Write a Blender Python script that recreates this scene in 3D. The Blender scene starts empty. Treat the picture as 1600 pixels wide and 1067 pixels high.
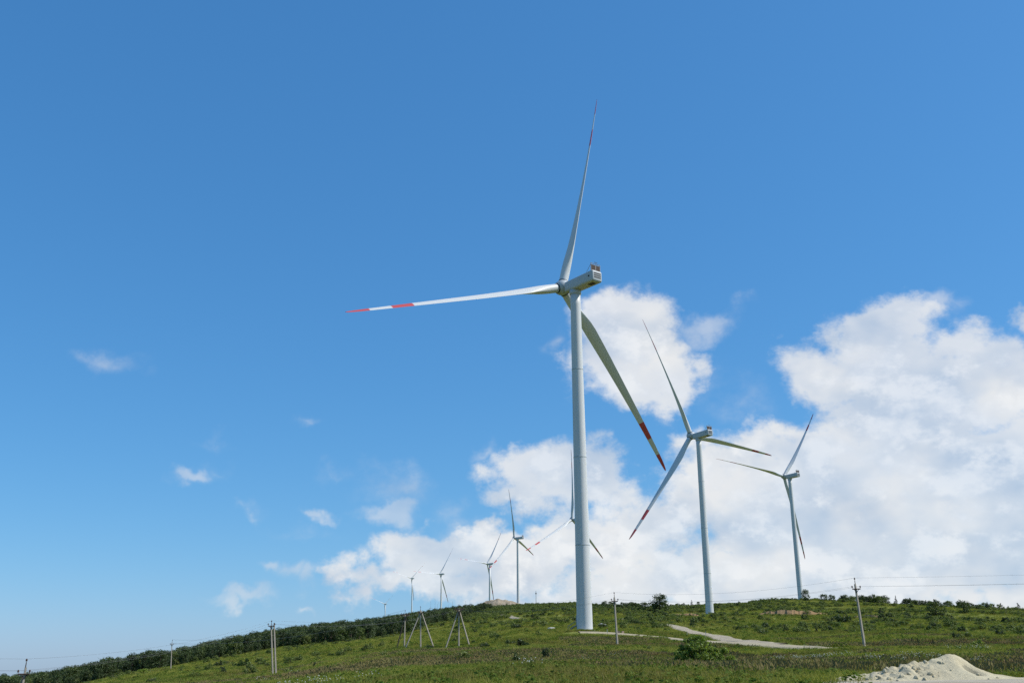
import bpy, bmesh, math, random
import numpy as np
from mathutils import Matrix, Vector

S = bpy.context.scene
COL = S.collection
rad = math.radians

# ------------------------------------------------------------------ camera
FPX = 1600.0                      # focal length in pixels of the 1600 px wide photograph
PITCH, ROLL = rad(18.1), rad(-0.45)
_f = np.array([0, math.cos(PITCH), math.sin(PITCH)])
_u0 = np.array([0, -math.sin(PITCH), math.cos(PITCH)])
_r0 = np.array([1.0, 0, 0])
_r = math.cos(ROLL) * _r0 + math.sin(ROLL) * _u0
_u = math.cos(ROLL) * _u0 - math.sin(ROLL) * _r0
cam_data = bpy.data.cameras.new('camera')
cam_data.sensor_width = 36.0
cam_data.lens = 36.0
cam_data.clip_start = 0.1
cam_data.clip_end = 40000
cam = bpy.data.objects.new('camera', cam_data)
COL.objects.link(cam)
cam.matrix_world = Matrix(((_r[0], _u[0], -_f[0], 0), (_r[1], _u[1], -_f[1], 0), (_r[2], _u[2], -_f[2], 0), (0, 0, 0, 1)))
S.camera = cam

def ray(px, py):
    d = _f + _r * ((px - 800) / FPX) + _u * ((533.5 - py) / FPX)
    return d / math.hypot(d[0], d[1])          # unit horizontal range

# ------------------------------------------------------------------ light and exposure
SUN_AZ, SUN_EL = rad(95), rad(46)              # azimuth clockwise from the view direction
sun_dir = Vector((math.cos(SUN_EL) * math.sin(SUN_AZ), math.cos(SUN_EL) * math.cos(SUN_AZ), math.sin(SUN_EL)))
sd = bpy.data.lights.new('sun', 'SUN')
sd.energy = 5.0
sd.angle = rad(0.53)
sd.color = (1.0, 0.955, 0.88)
sun = bpy.data.objects.new('sun', sd)
COL.objects.link(sun)
sun.rotation_euler = sun_dir.to_track_quat('Z', 'Y').to_euler()
S.view_settings.view_transform = 'Standard'
S.view_settings.look = 'None'
S.view_settings.exposure = 0.0
S.view_settings.gamma = 1.0
S.view_settings.use_curve_mapping = False
S.cycles.use_adaptive_sampling = True
S.cycles.use_denoising = False
S.cycles.adaptive_threshold = 0.012
S.cycles.adaptive_min_samples = 10
S.cycles.max_bounces = 6
S.cycles.diffuse_bounces = 3
S.cycles.transparent_max_bounces = 8

# ------------------------------------------------------------------ sky and clouds (world)
W = bpy.data.worlds.new('World')
S.world = W
W.use_nodes = True
wt = W.node_tree
wt.nodes.clear()

class NT:
    """tiny helper to write node maths as expressions"""
    def __init__(s, tree): s.t = tree
    def new(s, typ, **kw):
        n = s.t.nodes.new(typ)
        for k, v in kw.items(): setattr(n, k, v)
        return n
    def put(s, sock, v):
        if isinstance(v, bpy.types.NodeSocket): s.t.links.new(v, sock)
        else: sock.default_value = v
    def m(s, op, *a, clamp=False):
        n = s.new('ShaderNodeMath', operation=op, use_clamp=clamp)
        for i, v in enumerate(a): s.put(n.inputs[i], v)
        return n.outputs[0]
    def v(s, op, *a):
        n = s.new('ShaderNodeVectorMath', operation=op)
        for i, v in enumerate(a): s.put(n.inputs[i], v)
        return n.outputs[1] if op in ('LENGTH', 'DOT_PRODUCT', 'DISTANCE') else n.outputs[0]
    def scale(s, a, k):
        n = s.new('ShaderNodeVectorMath', operation='SCALE')
        s.put(n.inputs[0], a); s.put(n.inputs[3], k)
        return n.outputs[0]
    def noise(s, vec, scale, detail=4, rough=0.5, out=0, lac=2.0, dist=0.0):
        n = s.new('ShaderNodeTexNoise')
        s.put(n.inputs['Vector'], vec)
        n.inputs['Scale'].default_value = scale
        n.inputs['Detail'].default_value = detail
        n.inputs['Roughness'].default_value = rough
        n.inputs['Lacunarity'].default_value = lac
        n.inputs['Distortion'].default_value = dist
        return n.outputs[out]
    def rng(s, v, a, b, c=0.0, d=1.0, smooth=True):
        n = s.new('ShaderNodeMapRange')
        n.interpolation_type = 'SMOOTHSTEP' if smooth else 'LINEAR'
        s.put(n.inputs[0], v)
        for i, x in enumerate((a, b, c, d)): s.put(n.inputs[i + 1], x)
        return n.outputs[0]
    def mix(s, f, a, b, blend='MIX'):
        n = s.new('ShaderNodeMix', data_type='RGBA', blend_type=blend)
        s.put(n.inputs[0], f)
        for sock, v in ((n.inputs[6], a), (n.inputs[7], b)):
            s.put(sock, v if isinstance(v, bpy.types.NodeSocket) else (tuple(v) + (1,))[:4])
        return n.outputs[2]

n = NT(wt)
skytex = n.new('ShaderNodeTexSky', sky_type='NISHITA')
skytex.sun_disc = False
skytex.sun_elevation = SUN_EL
skytex.sun_rotation = SUN_AZ
skytex.altitude = 500
skytex.air_density = 1.0
skytex.dust_density = 0.9
skytex.ozone_density = 2.2
tc = n.new('ShaderNodeTexCoord')
D = n.v('NORMALIZE', tc.outputs['Generated'])
sep = n.new('ShaderNodeSeparateXYZ'); n.put(sep.inputs[0], D)
az = n.m('MULTIPLY', n.m('ARCTAN2', sep.outputs[0], sep.outputs[1]), 180 / math.pi)
el = n.m('MULTIPLY', n.m('ARCSINE', sep.outputs[2]), 180 / math.pi)
comb = n.new('ShaderNodeCombineXYZ'); n.put(comb.inputs[0], az); n.put(comb.inputs[1], el)
Pw = comb.outputs[0]
warp1 = n.scale(n.v('SUBTRACT', n.noise(D, 14, 2, 0.55, out=1), (0.5, 0.5, 0.5)), 4.6)
warp2 = n.scale(n.v('SUBTRACT', n.noise(D, 46, 3, 0.6, out=1), (0.5, 0.5, 0.5)), 1.7)
Pq = n.v('ADD', n.v('ADD', Pw, warp1), warp2)

def azel(px, py):
    d = ray(px, py)
    return math.degrees(math.atan2(d[0], d[1])), math.degrees(math.atan(d[2]))
# clouds of the photograph: centre, radii in picture pixels, strength
CL = [(995, 545, 100, 80, 1.0), (1050, 560, 62, 72, .95), (960, 505, 60, 42, .85), (1000, 600, 60, 40, .8),
      (850, 748, 72, 56, 1.0), (930, 742, 62, 50, .72), (830, 785, 52, 22, .6),
      (640, 868, 56, 38, 1.05), (712, 862, 74, 34, 1.05), (768, 850, 46, 26, .9), (600, 905, 95, 30, .75), (730, 905, 130, 34, .85),
      (850, 880, 120, 40, .85), (960, 852, 80, 46, 1.0), (900, 925, 220, 26, .7), (545, 915, 60, 20, .55),
      (1310, 570, 95, 58, 1.05), (1400, 560, 90, 62, 1.05), (1415, 500, 52, 34, .55), (1470, 620, 140, 84, 1.15),
      (1555, 610, 90, 62, .95), (1618, 500, 36, 30, .95), (1390, 650, 120, 80, 1.05),
      (1150, 740, 130, 58, .9), (1270, 712, 120, 52, .95), (1085, 690, 50, 34, .5), (1480, 760, 260, 120, 1.2), (1640, 745, 120, 120, 1.1),
      (1190, 820, 220, 85, 1.1), (1050, 830, 110, 60, .8), (1400, 870, 340, 85, 1.2), (1100, 905, 260, 50, 1.0), (1600, 880, 200, 70, 1.0)]
# thin veils and fragments
WS = [(1118, 508, 56, 28, 1.0), (872, 548, 34, 26, .7), (1452, 478, 46, 22, 1.0), (1440, 500, 60, 36, .7), (612, 768, 60, 36, .7), (292, 758, 42, 18, 1.0), (335, 745, 50, 26, .45),
      (455, 905, 44, 20, .8), (482, 914, 36, 20, .9), (160, 566, 42, 24, .62), (500, 804, 22, 12, .9), (772, 698, 34, 20, .6), (705, 793, 44, 32, .6), (715, 820, 50, 18, .7),
      (395, 795, 60, 18, .5), (500, 667, 30, 12, .55), (325, 690, 36, 12, .35), (470, 965, 26, 10, .7), (420, 805, 24, 14, .6), (590, 804, 50, 24, 1.25), (412, 892, 34, 17, 1.05), (355, 936, 56, 14, .9), (1150, 640, 60, 40, .45), (1100, 600, 60, 60, .45), (480, 830, 60, 20, .35), (520, 745, 40, 16, .35)]
F = None
def ellipse(c, r, w):
    global F
    q = n.v('MULTIPLY', n.v('SUBTRACT', Pq, (c[0], c[1], 0)), (1 / r[0], 1 / r[1], 0))
    e = n.m('MULTIPLY', n.m('SUBTRACT', 1.0, n.v('LENGTH', q)), w)
    # field: strength at the centre, 0 at the rim, negative outside
    F = e if F is None else n.m('SMOOTH_MAX', F, e, 0.18)
def place(cx, cy, rx, ry, w, g=1.35):
    a0, e0 = azel(cx, cy); a1, _e = azel(cx + rx * g, cy); _a, e1 = azel(cx, cy - ry * g)
    ellipse((a0, e0), (max(.3, a1 - a0), max(.2, e1 - e0)), w)
for c_ in WS: place(*c_)
FW, F = F, None
for c_ in CL: place(*c_)
rc = random.Random(5)                     # the same kind of cumulus goes on all round the sky
for i in range(9):
    a = 48 + rc.random() * 262
    if a > 180: a -= 360
    ellipse((a, 2 + rc.random() ** 1.6 * 20), (5 + rc.random() * 8, 1.6 + rc.random() * 2.6), .8 + rc.random() * .3)
Dn = n.v('MULTIPLY', D, (1.0, 1.0, 1.45))          # cumulus decks are flatter than they are wide
N1 = n.noise(Dn, 15, 8, 0.62)                      # ragged edges
N4 = n.noise(n.v('ADD', Dn, (1.1, 7.7, 2.4)), 34.0, 5, 0.66)
sun_off = (0.020, 0.0, 0.040)
NA = n.noise(Dn, 13, 3.5, 0.5)                      # broad billows, shaded away from the sun
NB = n.noise(n.v('ADD', Dn, sun_off), 13, 3.5, 0.5)
N3 = n.noise(n.v('ADD', Dn, (3.1, 1.7, .4)), 9.0, 4, 0.5)
edge = n.m('ADD', n.m('MULTIPLY', n.m('SUBTRACT', N1, 0.5), 1.25), n.m('MULTIPLY', n.m('SUBTRACT', N4, 0.5), 0.55))
gaps = n.m('MULTIPLY', n.m('SUBTRACT', n.noise(n.v('ADD', Dn, (5.3, 2.2, 8.1)), 7.0, 3, 0.5), 0.5), 0.9)
F = n.m('ADD', F, gaps)
dens = n.m('ADD', F, edge)
alpha = n.m('MULTIPLY', n.rng(dens, -0.02, 0.44), n.rng(F, -0.30, 0.18))
veil = n.m('MULTIPLY', n.rng(n.m('ADD', n.m('MULTIPLY', FW, 0.8), n.m('MULTIPLY', edge, 0.85)), 0.04, 0.75), n.m('MULTIPLY', n.rng(FW, -0.1, 0.75), 0.48))
alpha = n.m('MAXIMUM', n.m('MULTIPLY', alpha, n.rng(N3, 0.30, 0.62, 0.97, 0.80)), veil)
lit = n.m('ADD', n.m('MULTIPLY', n.m('SUBTRACT', NA, NB), 2.3), 0.70)
lit = n.m('ADD', lit, n.m('MULTIPLY', n.m('SUBTRACT', N3, 0.5), -1.5))
lit = n.m('ADD', lit, n.m('MULTIPLY', n.m('SUBTRACT', N1, 0.5), 0.35))
lit = n.m('ADD', lit, n.m('MULTIPLY', n.rng(F, 0.3, 1.1), -0.12))
lit = n.m('ADD', lit, n.rng(el, 3, 17, -0.12, 0.14, False))
lit = n.rng(lit, -0.05, 1.0, smooth=False)
SKY_K = 0.10
k = 1 / SKY_K
white, shade = (0.91 * k, 0.92 * k, 0.925 * k), (0.51 * k, 0.60 * k, 0.72 * k)
cloud = n.mix(lit, shade, tuple(x * .92 for x in white))
# nearer heads of cumulus in front of the deck
NC = n.noise(n.v('ADD', Dn, (2.2, 9.4, 6.3)), 19, 8, 0.60)
ND = n.noise(n.v('ADD', Dn, (2.2 + .013, 9.4, 6.3 + .028)), 19, 4, 0.55)
heads = n.m('ADD', n.m('MULTIPLY', F, 0.45), n.m('ADD', n.m('MULTIPLY', n.m('SUBTRACT', NC, 0.5), 1.9), n.m('MULTIPLY', n.m('SUBTRACT', N4, 0.5), 0.35)))
ah_ = n.m('MULTIPLY', n.rng(heads, 0.20, 0.56), 0.85)
hl = n.rng(n.m('ADD', n.m('MULTIPLY', n.m('SUBTRACT', NC, ND), 2.6), 0.80), 0.0, 1.0, smooth=False)
cloud = n.mix(ah_, cloud, n.mix(hl, shade, white))
# camera-like response of the blue: saturated overhead, paler towards the horizon
ssp = n.new('ShaderNodeSeparateColor'); n.put(ssp.inputs[0], skytex.outputs[0])
sb = n.m('MULTIPLY', ssp.outputs[2], SKY_K)
val = n.m('MULTIPLY', n.m('POWER', sb, 0.56), 1.08 * k)
ra_ = n.m('POWER', n.m('DIVIDE', ssp.outputs[0], ssp.outputs[2]), 2.0)
rr_ = n.m('DIVIDE', n.m('MULTIPLY', ra_, 1.22), n.m('ADD', n.m('MULTIPLY', ra_, 1.45), 1.0))
ga_ = n.m('POWER', n.m('DIVIDE', ssp.outputs[1], ssp.outputs[2]), 1.3)
gg_ = n.m('DIVIDE', ga_, n.m('ADD', n.m('MULTIPLY', n.m('MULTIPLY', ga_, ga_), 0.40), 1.0))
scb = n.new('ShaderNodeCombineColor')
n.put(scb.inputs[0], n.m('MULTIPLY', rr_, val)); n.put(scb.inputs[1], n.m('MULTIPLY', gg_, val)); n.put(scb.inputs[2], val)
skycol = scb.outputs[0]
final = n.mix(alpha, skycol, cloud)
bg = n.new('ShaderNodeBackground')
n.put(bg.inputs[0], final)
bg.inputs[1].default_value = SKY_K
wo = n.new('ShaderNodeOutputWorld')
wt.links.new(bg.outputs[0], wo.inputs[0])
W.cycles.sampling_method = 'MANUAL'
W.cycles.sample_map_resolution = 512

# ------------------------------------------------------------------ helpers
def tag(o, label=None, cat=None, group=None, kind=None):
    if label: o['label'] = label
    if cat: o['category'] = cat
    if group: o['group'] = group
    if kind: o['kind'] = kind
    return o

def mesh_obj(name, verts, faces, mats, parent=None, smooth=False, mi=None, link=True):
    me = bpy.data.meshes.new(name)
    me.from_pydata([tuple(map(float, v)) for v in verts] if not isinstance(verts, np.ndarray) else verts.tolist(), [], faces if isinstance(faces, list) else faces.tolist())
    for m_ in (mats if isinstance(mats, (list, tuple)) else [mats]): me.materials.append(m_)
    if mi is not None: me.polygons.foreach_set('material_index', np.asarray(mi, dtype=np.int32))
    if smooth: me.polygons.foreach_set('use_smooth', np.ones(len(me.polygons), dtype=bool))
    me.update()
    o = bpy.data.objects.new(name, me)
    if link: COL.objects.link(o)
    if parent is not None: o.parent = parent
    return o

def empty(name, loc, rz=0.0):
    o = bpy.data.objects.new(name, None)
    o.empty_display_size = 0.5
    COL.objects.link(o)
    o.location = loc
    o.rotation_euler = (0, 0, rz)
    return o

class MB:
    """collects simple solids into one mesh"""
    def __init__(s): s.v = []; s.f = []; s.m = []
    def add(s, v, f, mi=0):
        b = len(s.v); s.v += [tuple(x) for x in v]; s.f += [[i + b for i in q] for q in f]; s.m += [mi] * len(f)
        return s
    def box(s, c, d, mi=0, M=None):
        v = [Vector((c[0] + sx * d[0] / 2, c[1] + sy * d[1] / 2, c[2] + sz * d[2] / 2)) for sx in (-1, 1) for sy in (-1, 1) for sz in (-1, 1)]
        if M is not None: v = [M @ x for x in v]
        return s.add(v, [[0, 1, 3, 2], [4, 6, 7, 5], [0, 4, 5, 1], [2, 3, 7, 6], [0, 2, 6, 4], [1, 5, 7, 3]], mi)
    def beam(s, a, b, w0, w1=None, seg=4, mi=0, flat=1.0, twist=0.0):
        """tapered bar from a to b; seg 4 gives a square section"""
        a, b = Vector(a), Vector(b); w1 = w0 if w1 is None else w1
        z = (b - a).normalized(); x = z.orthogonal().normalized() if abs(z.z) < .9 else Vector((1, 0, 0))
        x = (x - z * x.dot(z)).normalized(); y = z.cross(x)
        v = []
        for p, w in ((a, w0), (b, w1)):
            for i in range(seg):
                t = 2 * math.pi * (i + .5) / seg + twist
                kk = w / (2 * math.cos(math.pi / seg))
                v.append(p + x * math.cos(t) * kk + y * math.sin(t) * kk * flat)
        f = [[i, (i + 1) % seg, seg + (i + 1) % seg, seg + i] for i in range(seg)] + [list(range(seg))[::-1], list(range(seg, 2 * seg))]
        return s.add(v, f, mi)
    def rings(s, prof, seg=24, mi=0, axis='z', cap=True):
        """lathe: list of (radius, height)"""
        v = []
        for r_, h_ in prof:
            for i in range(seg):
                t = 2 * math.pi * i / seg
                v.append((r_ * math.cos(t), r_ * math.sin(t), h_) if axis == 'z' else (r_ * math.cos(t), h_, -r_ * math.sin(t)))
        f = []
        for j in range(len(prof) - 1):
            for i in range(seg):
                i2 = (i + 1) % seg
                f.append([j * seg + i, j * seg + i2, (j + 1) * seg + i2, (j + 1) * seg + i])
        if cap: f += [list(range(seg))[::-1], list(range((len(prof) - 1) * seg, len(prof) * seg))]
        return s.add(v, f, mi)
    def build(s, name, mats, parent=None, smooth=False, link=True):
        return mesh_obj(name, s.v, s.f, mats, parent, smooth, s.m, link)

def copy_tree(o, parent=None):
    c = o.copy()
    COL.objects.link(c)
    c.parent = parent
    for ch in [x for x in KIDS.get(o.name, [])]:
        cc = copy_tree(ch, c)
        cc.matrix_local = ch.matrix_local.copy()
    return c
KIDS = {}
def kids_of(root):
    for ch in root.children:
        KIDS.setdefault(root.name, []).append(ch)
        kids_of(ch)

# value noise in numpy
def vnoise(x, y, seed=0):
    xi = np.floor(x).astype(np.int64); yi = np.floor(y).astype(np.int64)
    fx = x - xi; fy = y - yi
    fx = fx * fx * (3 - 2 * fx); fy = fy * fy * (3 - 2 * fy)
    def h(a, b):
        q = (a * 374761393 + b * 668265263 + seed * 1442695041) & 0xffffffff
        q = ((q ^ (q >> 13)) * 1274126177) & 0xffffffff
        return ((q ^ (q >> 16)) & 0xffff) / 65535.0
    return (h(xi, yi) * (1 - fx) + h(xi + 1, yi) * fx) * (1 - fy) + (h(xi, yi + 1) * (1 - fx) + h(xi + 1, yi + 1) * fx) * fy
def fbm(x, y, seed=0, oct=4):
    s_ = 0; a = .5
    for i in range(oct):
        s_ = s_ + a * (vnoise(x, y, seed + i * 17) - .5); x = x * 2.03; y = y * 2.03; a *= .5
    return s_

# ------------------------------------------------------------------ materials
def principled(name, base, rough=0.7, spec=0.3):
    m_ = bpy.data.materials.new(name); m_.use_nodes = True
    t = m_.node_tree
    b = t.nodes['Principled BSDF']
    b.inputs['Base Color'].default_value = (*base, 1)
    b.inputs['Roughness'].default_value = rough
    b.inputs['Specular IOR Level'].default_value = spec
    return m_, NT(t), b

def world_pos(q):
    return q.new('ShaderNodeNewGeometry').outputs['Position']

def paint(name, base, rough=0.45, dirt=0.25, streak=False, scale=0.35):
    """painted or raw solid surface with slight wear"""
    m_, q, b = principled(name, base, rough, 0.35)
    tcx = q.new('ShaderNodeTexCoord').outputs['Object']
    vec = q.v('MULTIPLY', tcx, (1.6, 1.6, 0.06)) if streak else tcx
    f = q.noise(vec, scale * 4 if streak else scale * 6, 6, 0.62)
    f = q.rng(f, 0.35, 0.75, 0.0, dirt)
    dark = tuple(c * k_ for c, k_ in zip(base, (.62, .60, .55)))
    q.put(b.inputs['Base Color'], q.mix(f, base, dark))
    q.put(b.inputs['Roughness'], q.rng(f, 0, dirt, rough, min(1, rough + .15), False))
    return m_

M_WHITE = paint('tower_paint', (0.575, 0.585, 0.575), 0.40, 0.26, True)
M_BLADE = paint('blade_gelcoat', (0.58, 0.59, 0.58), 0.40, 0.14, True)
M_NAC = paint('nacelle_grp', (0.43, 0.465, 0.475), 0.45, 0.25)
M_RED = paint('signal_red', (0.50, 0.075, 0.075), 0.45, 0.15)
M_DARK = paint('dark_metal', (0.035, 0.037, 0.04), 0.5, 0.2)
M_BELLY = paint('nacelle_floor', (0.46, 0.44, 0.36), 0.6, 0.4)
M_STEEL = paint('galvanised_steel', (0.30, 0.31, 0.32), 0.5, 0.4)
M_CONC = paint('weathered_concrete', (0.36, 0.32, 0.26), 0.9, 0.6, False, 0.8)
M_CONCL = paint('pale_concrete', (0.50, 0.49, 0.46), 0.9, 0.4, False, 0.5)
M_RUST = paint('rusty_steel', (0.085, 0.06, 0.05), 0.85, 0.5, False, 1.0)
M_PORC = paint('brown_porcelain', (0.09, 0.05, 0.035), 0.3, 0.1)
M_WIRE = paint('aluminium_wire', (0.16, 0.165, 0.17), 0.6, 0.1)
M_WOODD = paint('tarred_timber_and_leg_shade', (0.055, 0.045, 0.036), 0.9, 0.4, False, 0.8)  # timber pole; also the painted shade of one brace leg

def leafmat(name, c1, c2, c3, transl=0.30, scale=0.35):
    m_ = bpy.data.materials.new(name); m_.use_nodes = True
    t = m_.node_tree; t.nodes.clear(); q = NT(t)
    pos = world_pos(q)
    oi = q.new('ShaderNodeObjectInfo').outputs['Random']
    ri = q.new('ShaderNodeNewGeometry').outputs['Random Per Island']
    f = q.m('ADD', q.m('MULTIPLY', q.noise(pos, scale, 3, 0.6), 0.55), q.m('ADD', q.m('MULTIPLY', oi, 0.35), q.m('MULTIPLY', ri, 0.25)))
    c = q.mix(q.rng(f, 0.30, 0.62), c1, c2)
    c = q.mix(q.rng(f, 0.62, 0.90), c, c3)
    d = q.new('ShaderNodeBsdfDiffuse'); q.put(d.inputs[0], c)
    tr = q.new('ShaderNodeBsdfTranslucent'); q.put(tr.inputs[0], q.mix(1.0, c, (1.15, 1.1, .55), 'MULTIPLY'))
    g = q.new('ShaderNodeBsdfGlossy'); g.inputs['Roughness'].default_value = 0.55; g.inputs[0].default_value = (1, 1, 1, 1)
    mx = q.new('ShaderNodeMixShader'); mx.inputs[0].default_value = transl
    t.links.new(d.outputs[0], mx.inputs[1]); t.links.new(tr.outputs[0], mx.inputs[2])
    mg = q.new('ShaderNodeMixShader'); mg.inputs[0].default_value = 0.025
    t.links.new(mx.outputs[0], mg.inputs[1]); t.links.new(g.outputs[0], mg.inputs[2])
    o = q.new('ShaderNodeOutputMaterial'); t.links.new(mg.outputs[0], o.inputs[0])
    return m_
M_LEAF_DARK = leafmat('dark_leaves', (0.030, 0.052, 0.016), (0.056, 0.088, 0.024), (0.100, 0.135, 0.034), .28)
M_LEAF_MID = leafmat('scrub_leaves', (0.080, 0.120, 0.024), (0.132, 0.176, 0.038), (0.185, 0.215, 0.056), .32)
M_LEAF_LITE = leafmat('willow_leaves', (0.145, 0.225, 0.030), (0.215, 0.29, 0.045), (0.29, 0.35, 0.075), .42, 1.5)
M_NEEDLE = leafmat('conifer_needles', (0.018, 0.032, 0.016), (0.030, 0.050, 0.022), (0.050, 0.075, 0.030), .12)
M_BARK = paint('bark', (0.085, 0.065, 0.048), 0.95, 0.5, False, 2.0)

def grassmat(name, c1, c2, c3, dry=(0.16, 0.12, 0.055)):
    m_ = bpy.data.materials.new(name); m_.use_nodes = True
    t = m_.node_tree; t.nodes.clear(); q = NT(t)
    pos = world_pos(q)
    flat = q.v('MULTIPLY', pos, (1, 1, 0))
    oi = q.new('ShaderNodeObjectInfo').outputs['Random']
    big = q.noise(flat, 0.045, 4, 0.6)
    mid = q.noise(q.v('ADD', flat, (37, 11, 5)), 0.22, 3, 0.6)
    f = q.m('ADD', q.m('MULTIPLY', big, 0.75), q.m('ADD', q.m('MULTIPLY', mid, 0.3), q.m('MULTIPLY', oi, 0.22)))
    c = q.mix(q.rng(f, 0.46, 0.60), c1, c2)
    c = q.mix(q.rng(f, 0.60, 0.74), c, c3)
    dr = q.noise(q.v('ADD', flat, (91, 53, 0)), 0.06, 4, 0.65)
    c = q.mix(q.m('MULTIPLY', q.rng(dr, 0.48, 0.64), q.rng(oi, 0.25, 0.9, 0.25, 0.85, False)), c, dry)
    d = q.new('ShaderNodeBsdfDiffuse'); q.put(d.inputs[0], c)
    tr = q.new('ShaderNodeBsdfTranslucent'); q.put(tr.inputs[0], q.mix(1.0, c, (1.1, 1.1, .6), 'MULTIPLY'))
    mx = q.new('ShaderNodeMixShader'); mx.inputs[0].default_value = 0.3
    t.links.new(d.outputs[0], mx.inputs[1]); t.links.new(tr.outputs[0], mx.inputs[2])
    o = q.new('ShaderNodeOutputMaterial'); t.links.new(mx.outputs[0], o.inputs[0])
    return m_
G1, G2, G3 = (0.132, 0.174, 0.032), (0.212, 0.236, 0.048), (0.285, 0.288, 0.074)
M_GRASS = grassmat('meadow_grass_blades', G1, G2, G3)
M_WEED = grassmat('meadow_weed_leaves', (0.065, 0.120, 0.022), (0.095, 0.155, 0.030), (0.125, 0.180, 0.042), (0.13, 0.14, 0.04))
M_DRY = grassmat('dry_grass_heads', (0.190, 0.175, 0.070), (0.220, 0.185, 0.085), (0.235, 0.215, 0.090), (0.215, 0.135, 0.080))
M_PETAL, _q, _b = principled('white_petals', (0.72, 0.72, 0.62), 0.7, 0.1)

def groundmat():
    m_, q, b = principled('meadow_ground', (0.08, 0.11, 0.03), 0.95, 0.1)
    pos = world_pos(q); flat = q.v('MULTIPLY', pos, (1, 1, 0))
    big = q.noise(flat, 0.045, 4, 0.6); mid = q.noise(q.v('ADD', flat, (37, 11, 5)), 0.22, 3, 0.6)
    fine = q.noise(flat, 0.9, 6, 0.75)
    f = q.m('ADD', q.m('MULTIPLY', big, 0.65), q.m('ADD', q.m('MULTIPLY', mid, 0.3), q.m('MULTIPLY', fine, 0.28)))
    c = q.mix(q.rng(f, 0.42, 0.62), tuple(x * .78 for x in G1), tuple(x * .78 for x in G2))
    c = q.mix(q.rng(f, 0.62, 0.84), c, tuple(x * .8 for x in G3))
    dr = q.noise(q.v('ADD', flat, (91, 53, 0)), 0.06, 4, 0.65)
    c = q.mix(q.rng(dr, 0.55, 0.75, 0, .55), c, (0.17, 0.145, 0.06))
    scr = q.noise(q.v('ADD', flat, (7, 3, 0)), 0.16, 5, 0.7)
    c = q.mix(q.rng(scr, 0.50, 0.62, 0, .5), c, (0.070, 0.104, 0.022))
    q.put(b.inputs['Base Color'], c)
    bp = q.new('ShaderNodeBump'); bp.inputs['Strength'].default_value = 0.7; bp.inputs['Distance'].default_value = 0.5
    q.put(bp.inputs['Height'], q.noise(pos, 0.8, 6, 0.7))
    q.t.links.new(bp.outputs[0], b.inputs['Normal'])
    return m_
M_GROUND = groundmat()

def earthmat(name, c1, c2, c3, sc=1.0, bump=0.6, dist=0.08):
    m_, q, b = principled(name, c1, 0.95, 0.1)
    tcx = world_pos(q)
    f = q.noise(tcx, 0.5 * sc, 7, 0.68); g = q.noise(tcx, 6 * sc, 5, 0.7)
    c = q.mix(q.rng(f, 0.35, 0.62), c1, c2)
    c = q.mix(q.rng(g, 0.55, 0.78, 0, .8), c, c3)
    q.put(b.inputs['Base Color'], c)
    bp = q.new('ShaderNodeBump'); bp.inputs['Strength'].default_value = bump; bp.inputs['Distance'].default_value = dist
    q.put(bp.inputs['Height'], q.noise(tcx, 5 * sc, 9, 0.72))
    q.t.links.new(bp.outputs[0], b.inputs['Normal'])
    return m_
M_SAND = earthmat('pale_sand', (0.43, 0.375, 0.245), (0.50, 0.445, 0.30), (0.33, 0.285, 0.175), 2.0, .8, .05)
M_SANDD = earthmat('darker_sand', (0.26, 0.235, 0.16), (0.32, 0.29, 0.20), (0.20, 0.18, 0.12), 2.0, .7, .04)
M_TRACK = earthmat('sandy_track', (0.42, 0.38, 0.30), (0.33, 0.29, 0.21), (0.17, 0.16, 0.08), 1.0, .6, .05)
M_GRAVEL = earthmat('gravel_road', (0.27, 0.235, 0.17), (0.37, 0.32, 0.24), (0.16, 0.155, 0.07), .9, .7, .10)
M_DIRT = earthmat('dirt_track', (0.31, 0.27, 0.18), (0.37, 0.32, 0.22), (0.17, 0.165, 0.07), .7, .5, .06)
M_SOIL = earthmat('orange_soil', (0.30, 0.20, 0.105), (0.24, 0.155, 0.08), (0.14, 0.12, 0.05), .5, .8, .3)
M_ROCK = earthmat('quarry_rubble', (0.27, 0.215, 0.145), (0.36, 0.30, 0.22), (0.14, 0.13, 0.07), .5, .9, .6)

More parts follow.
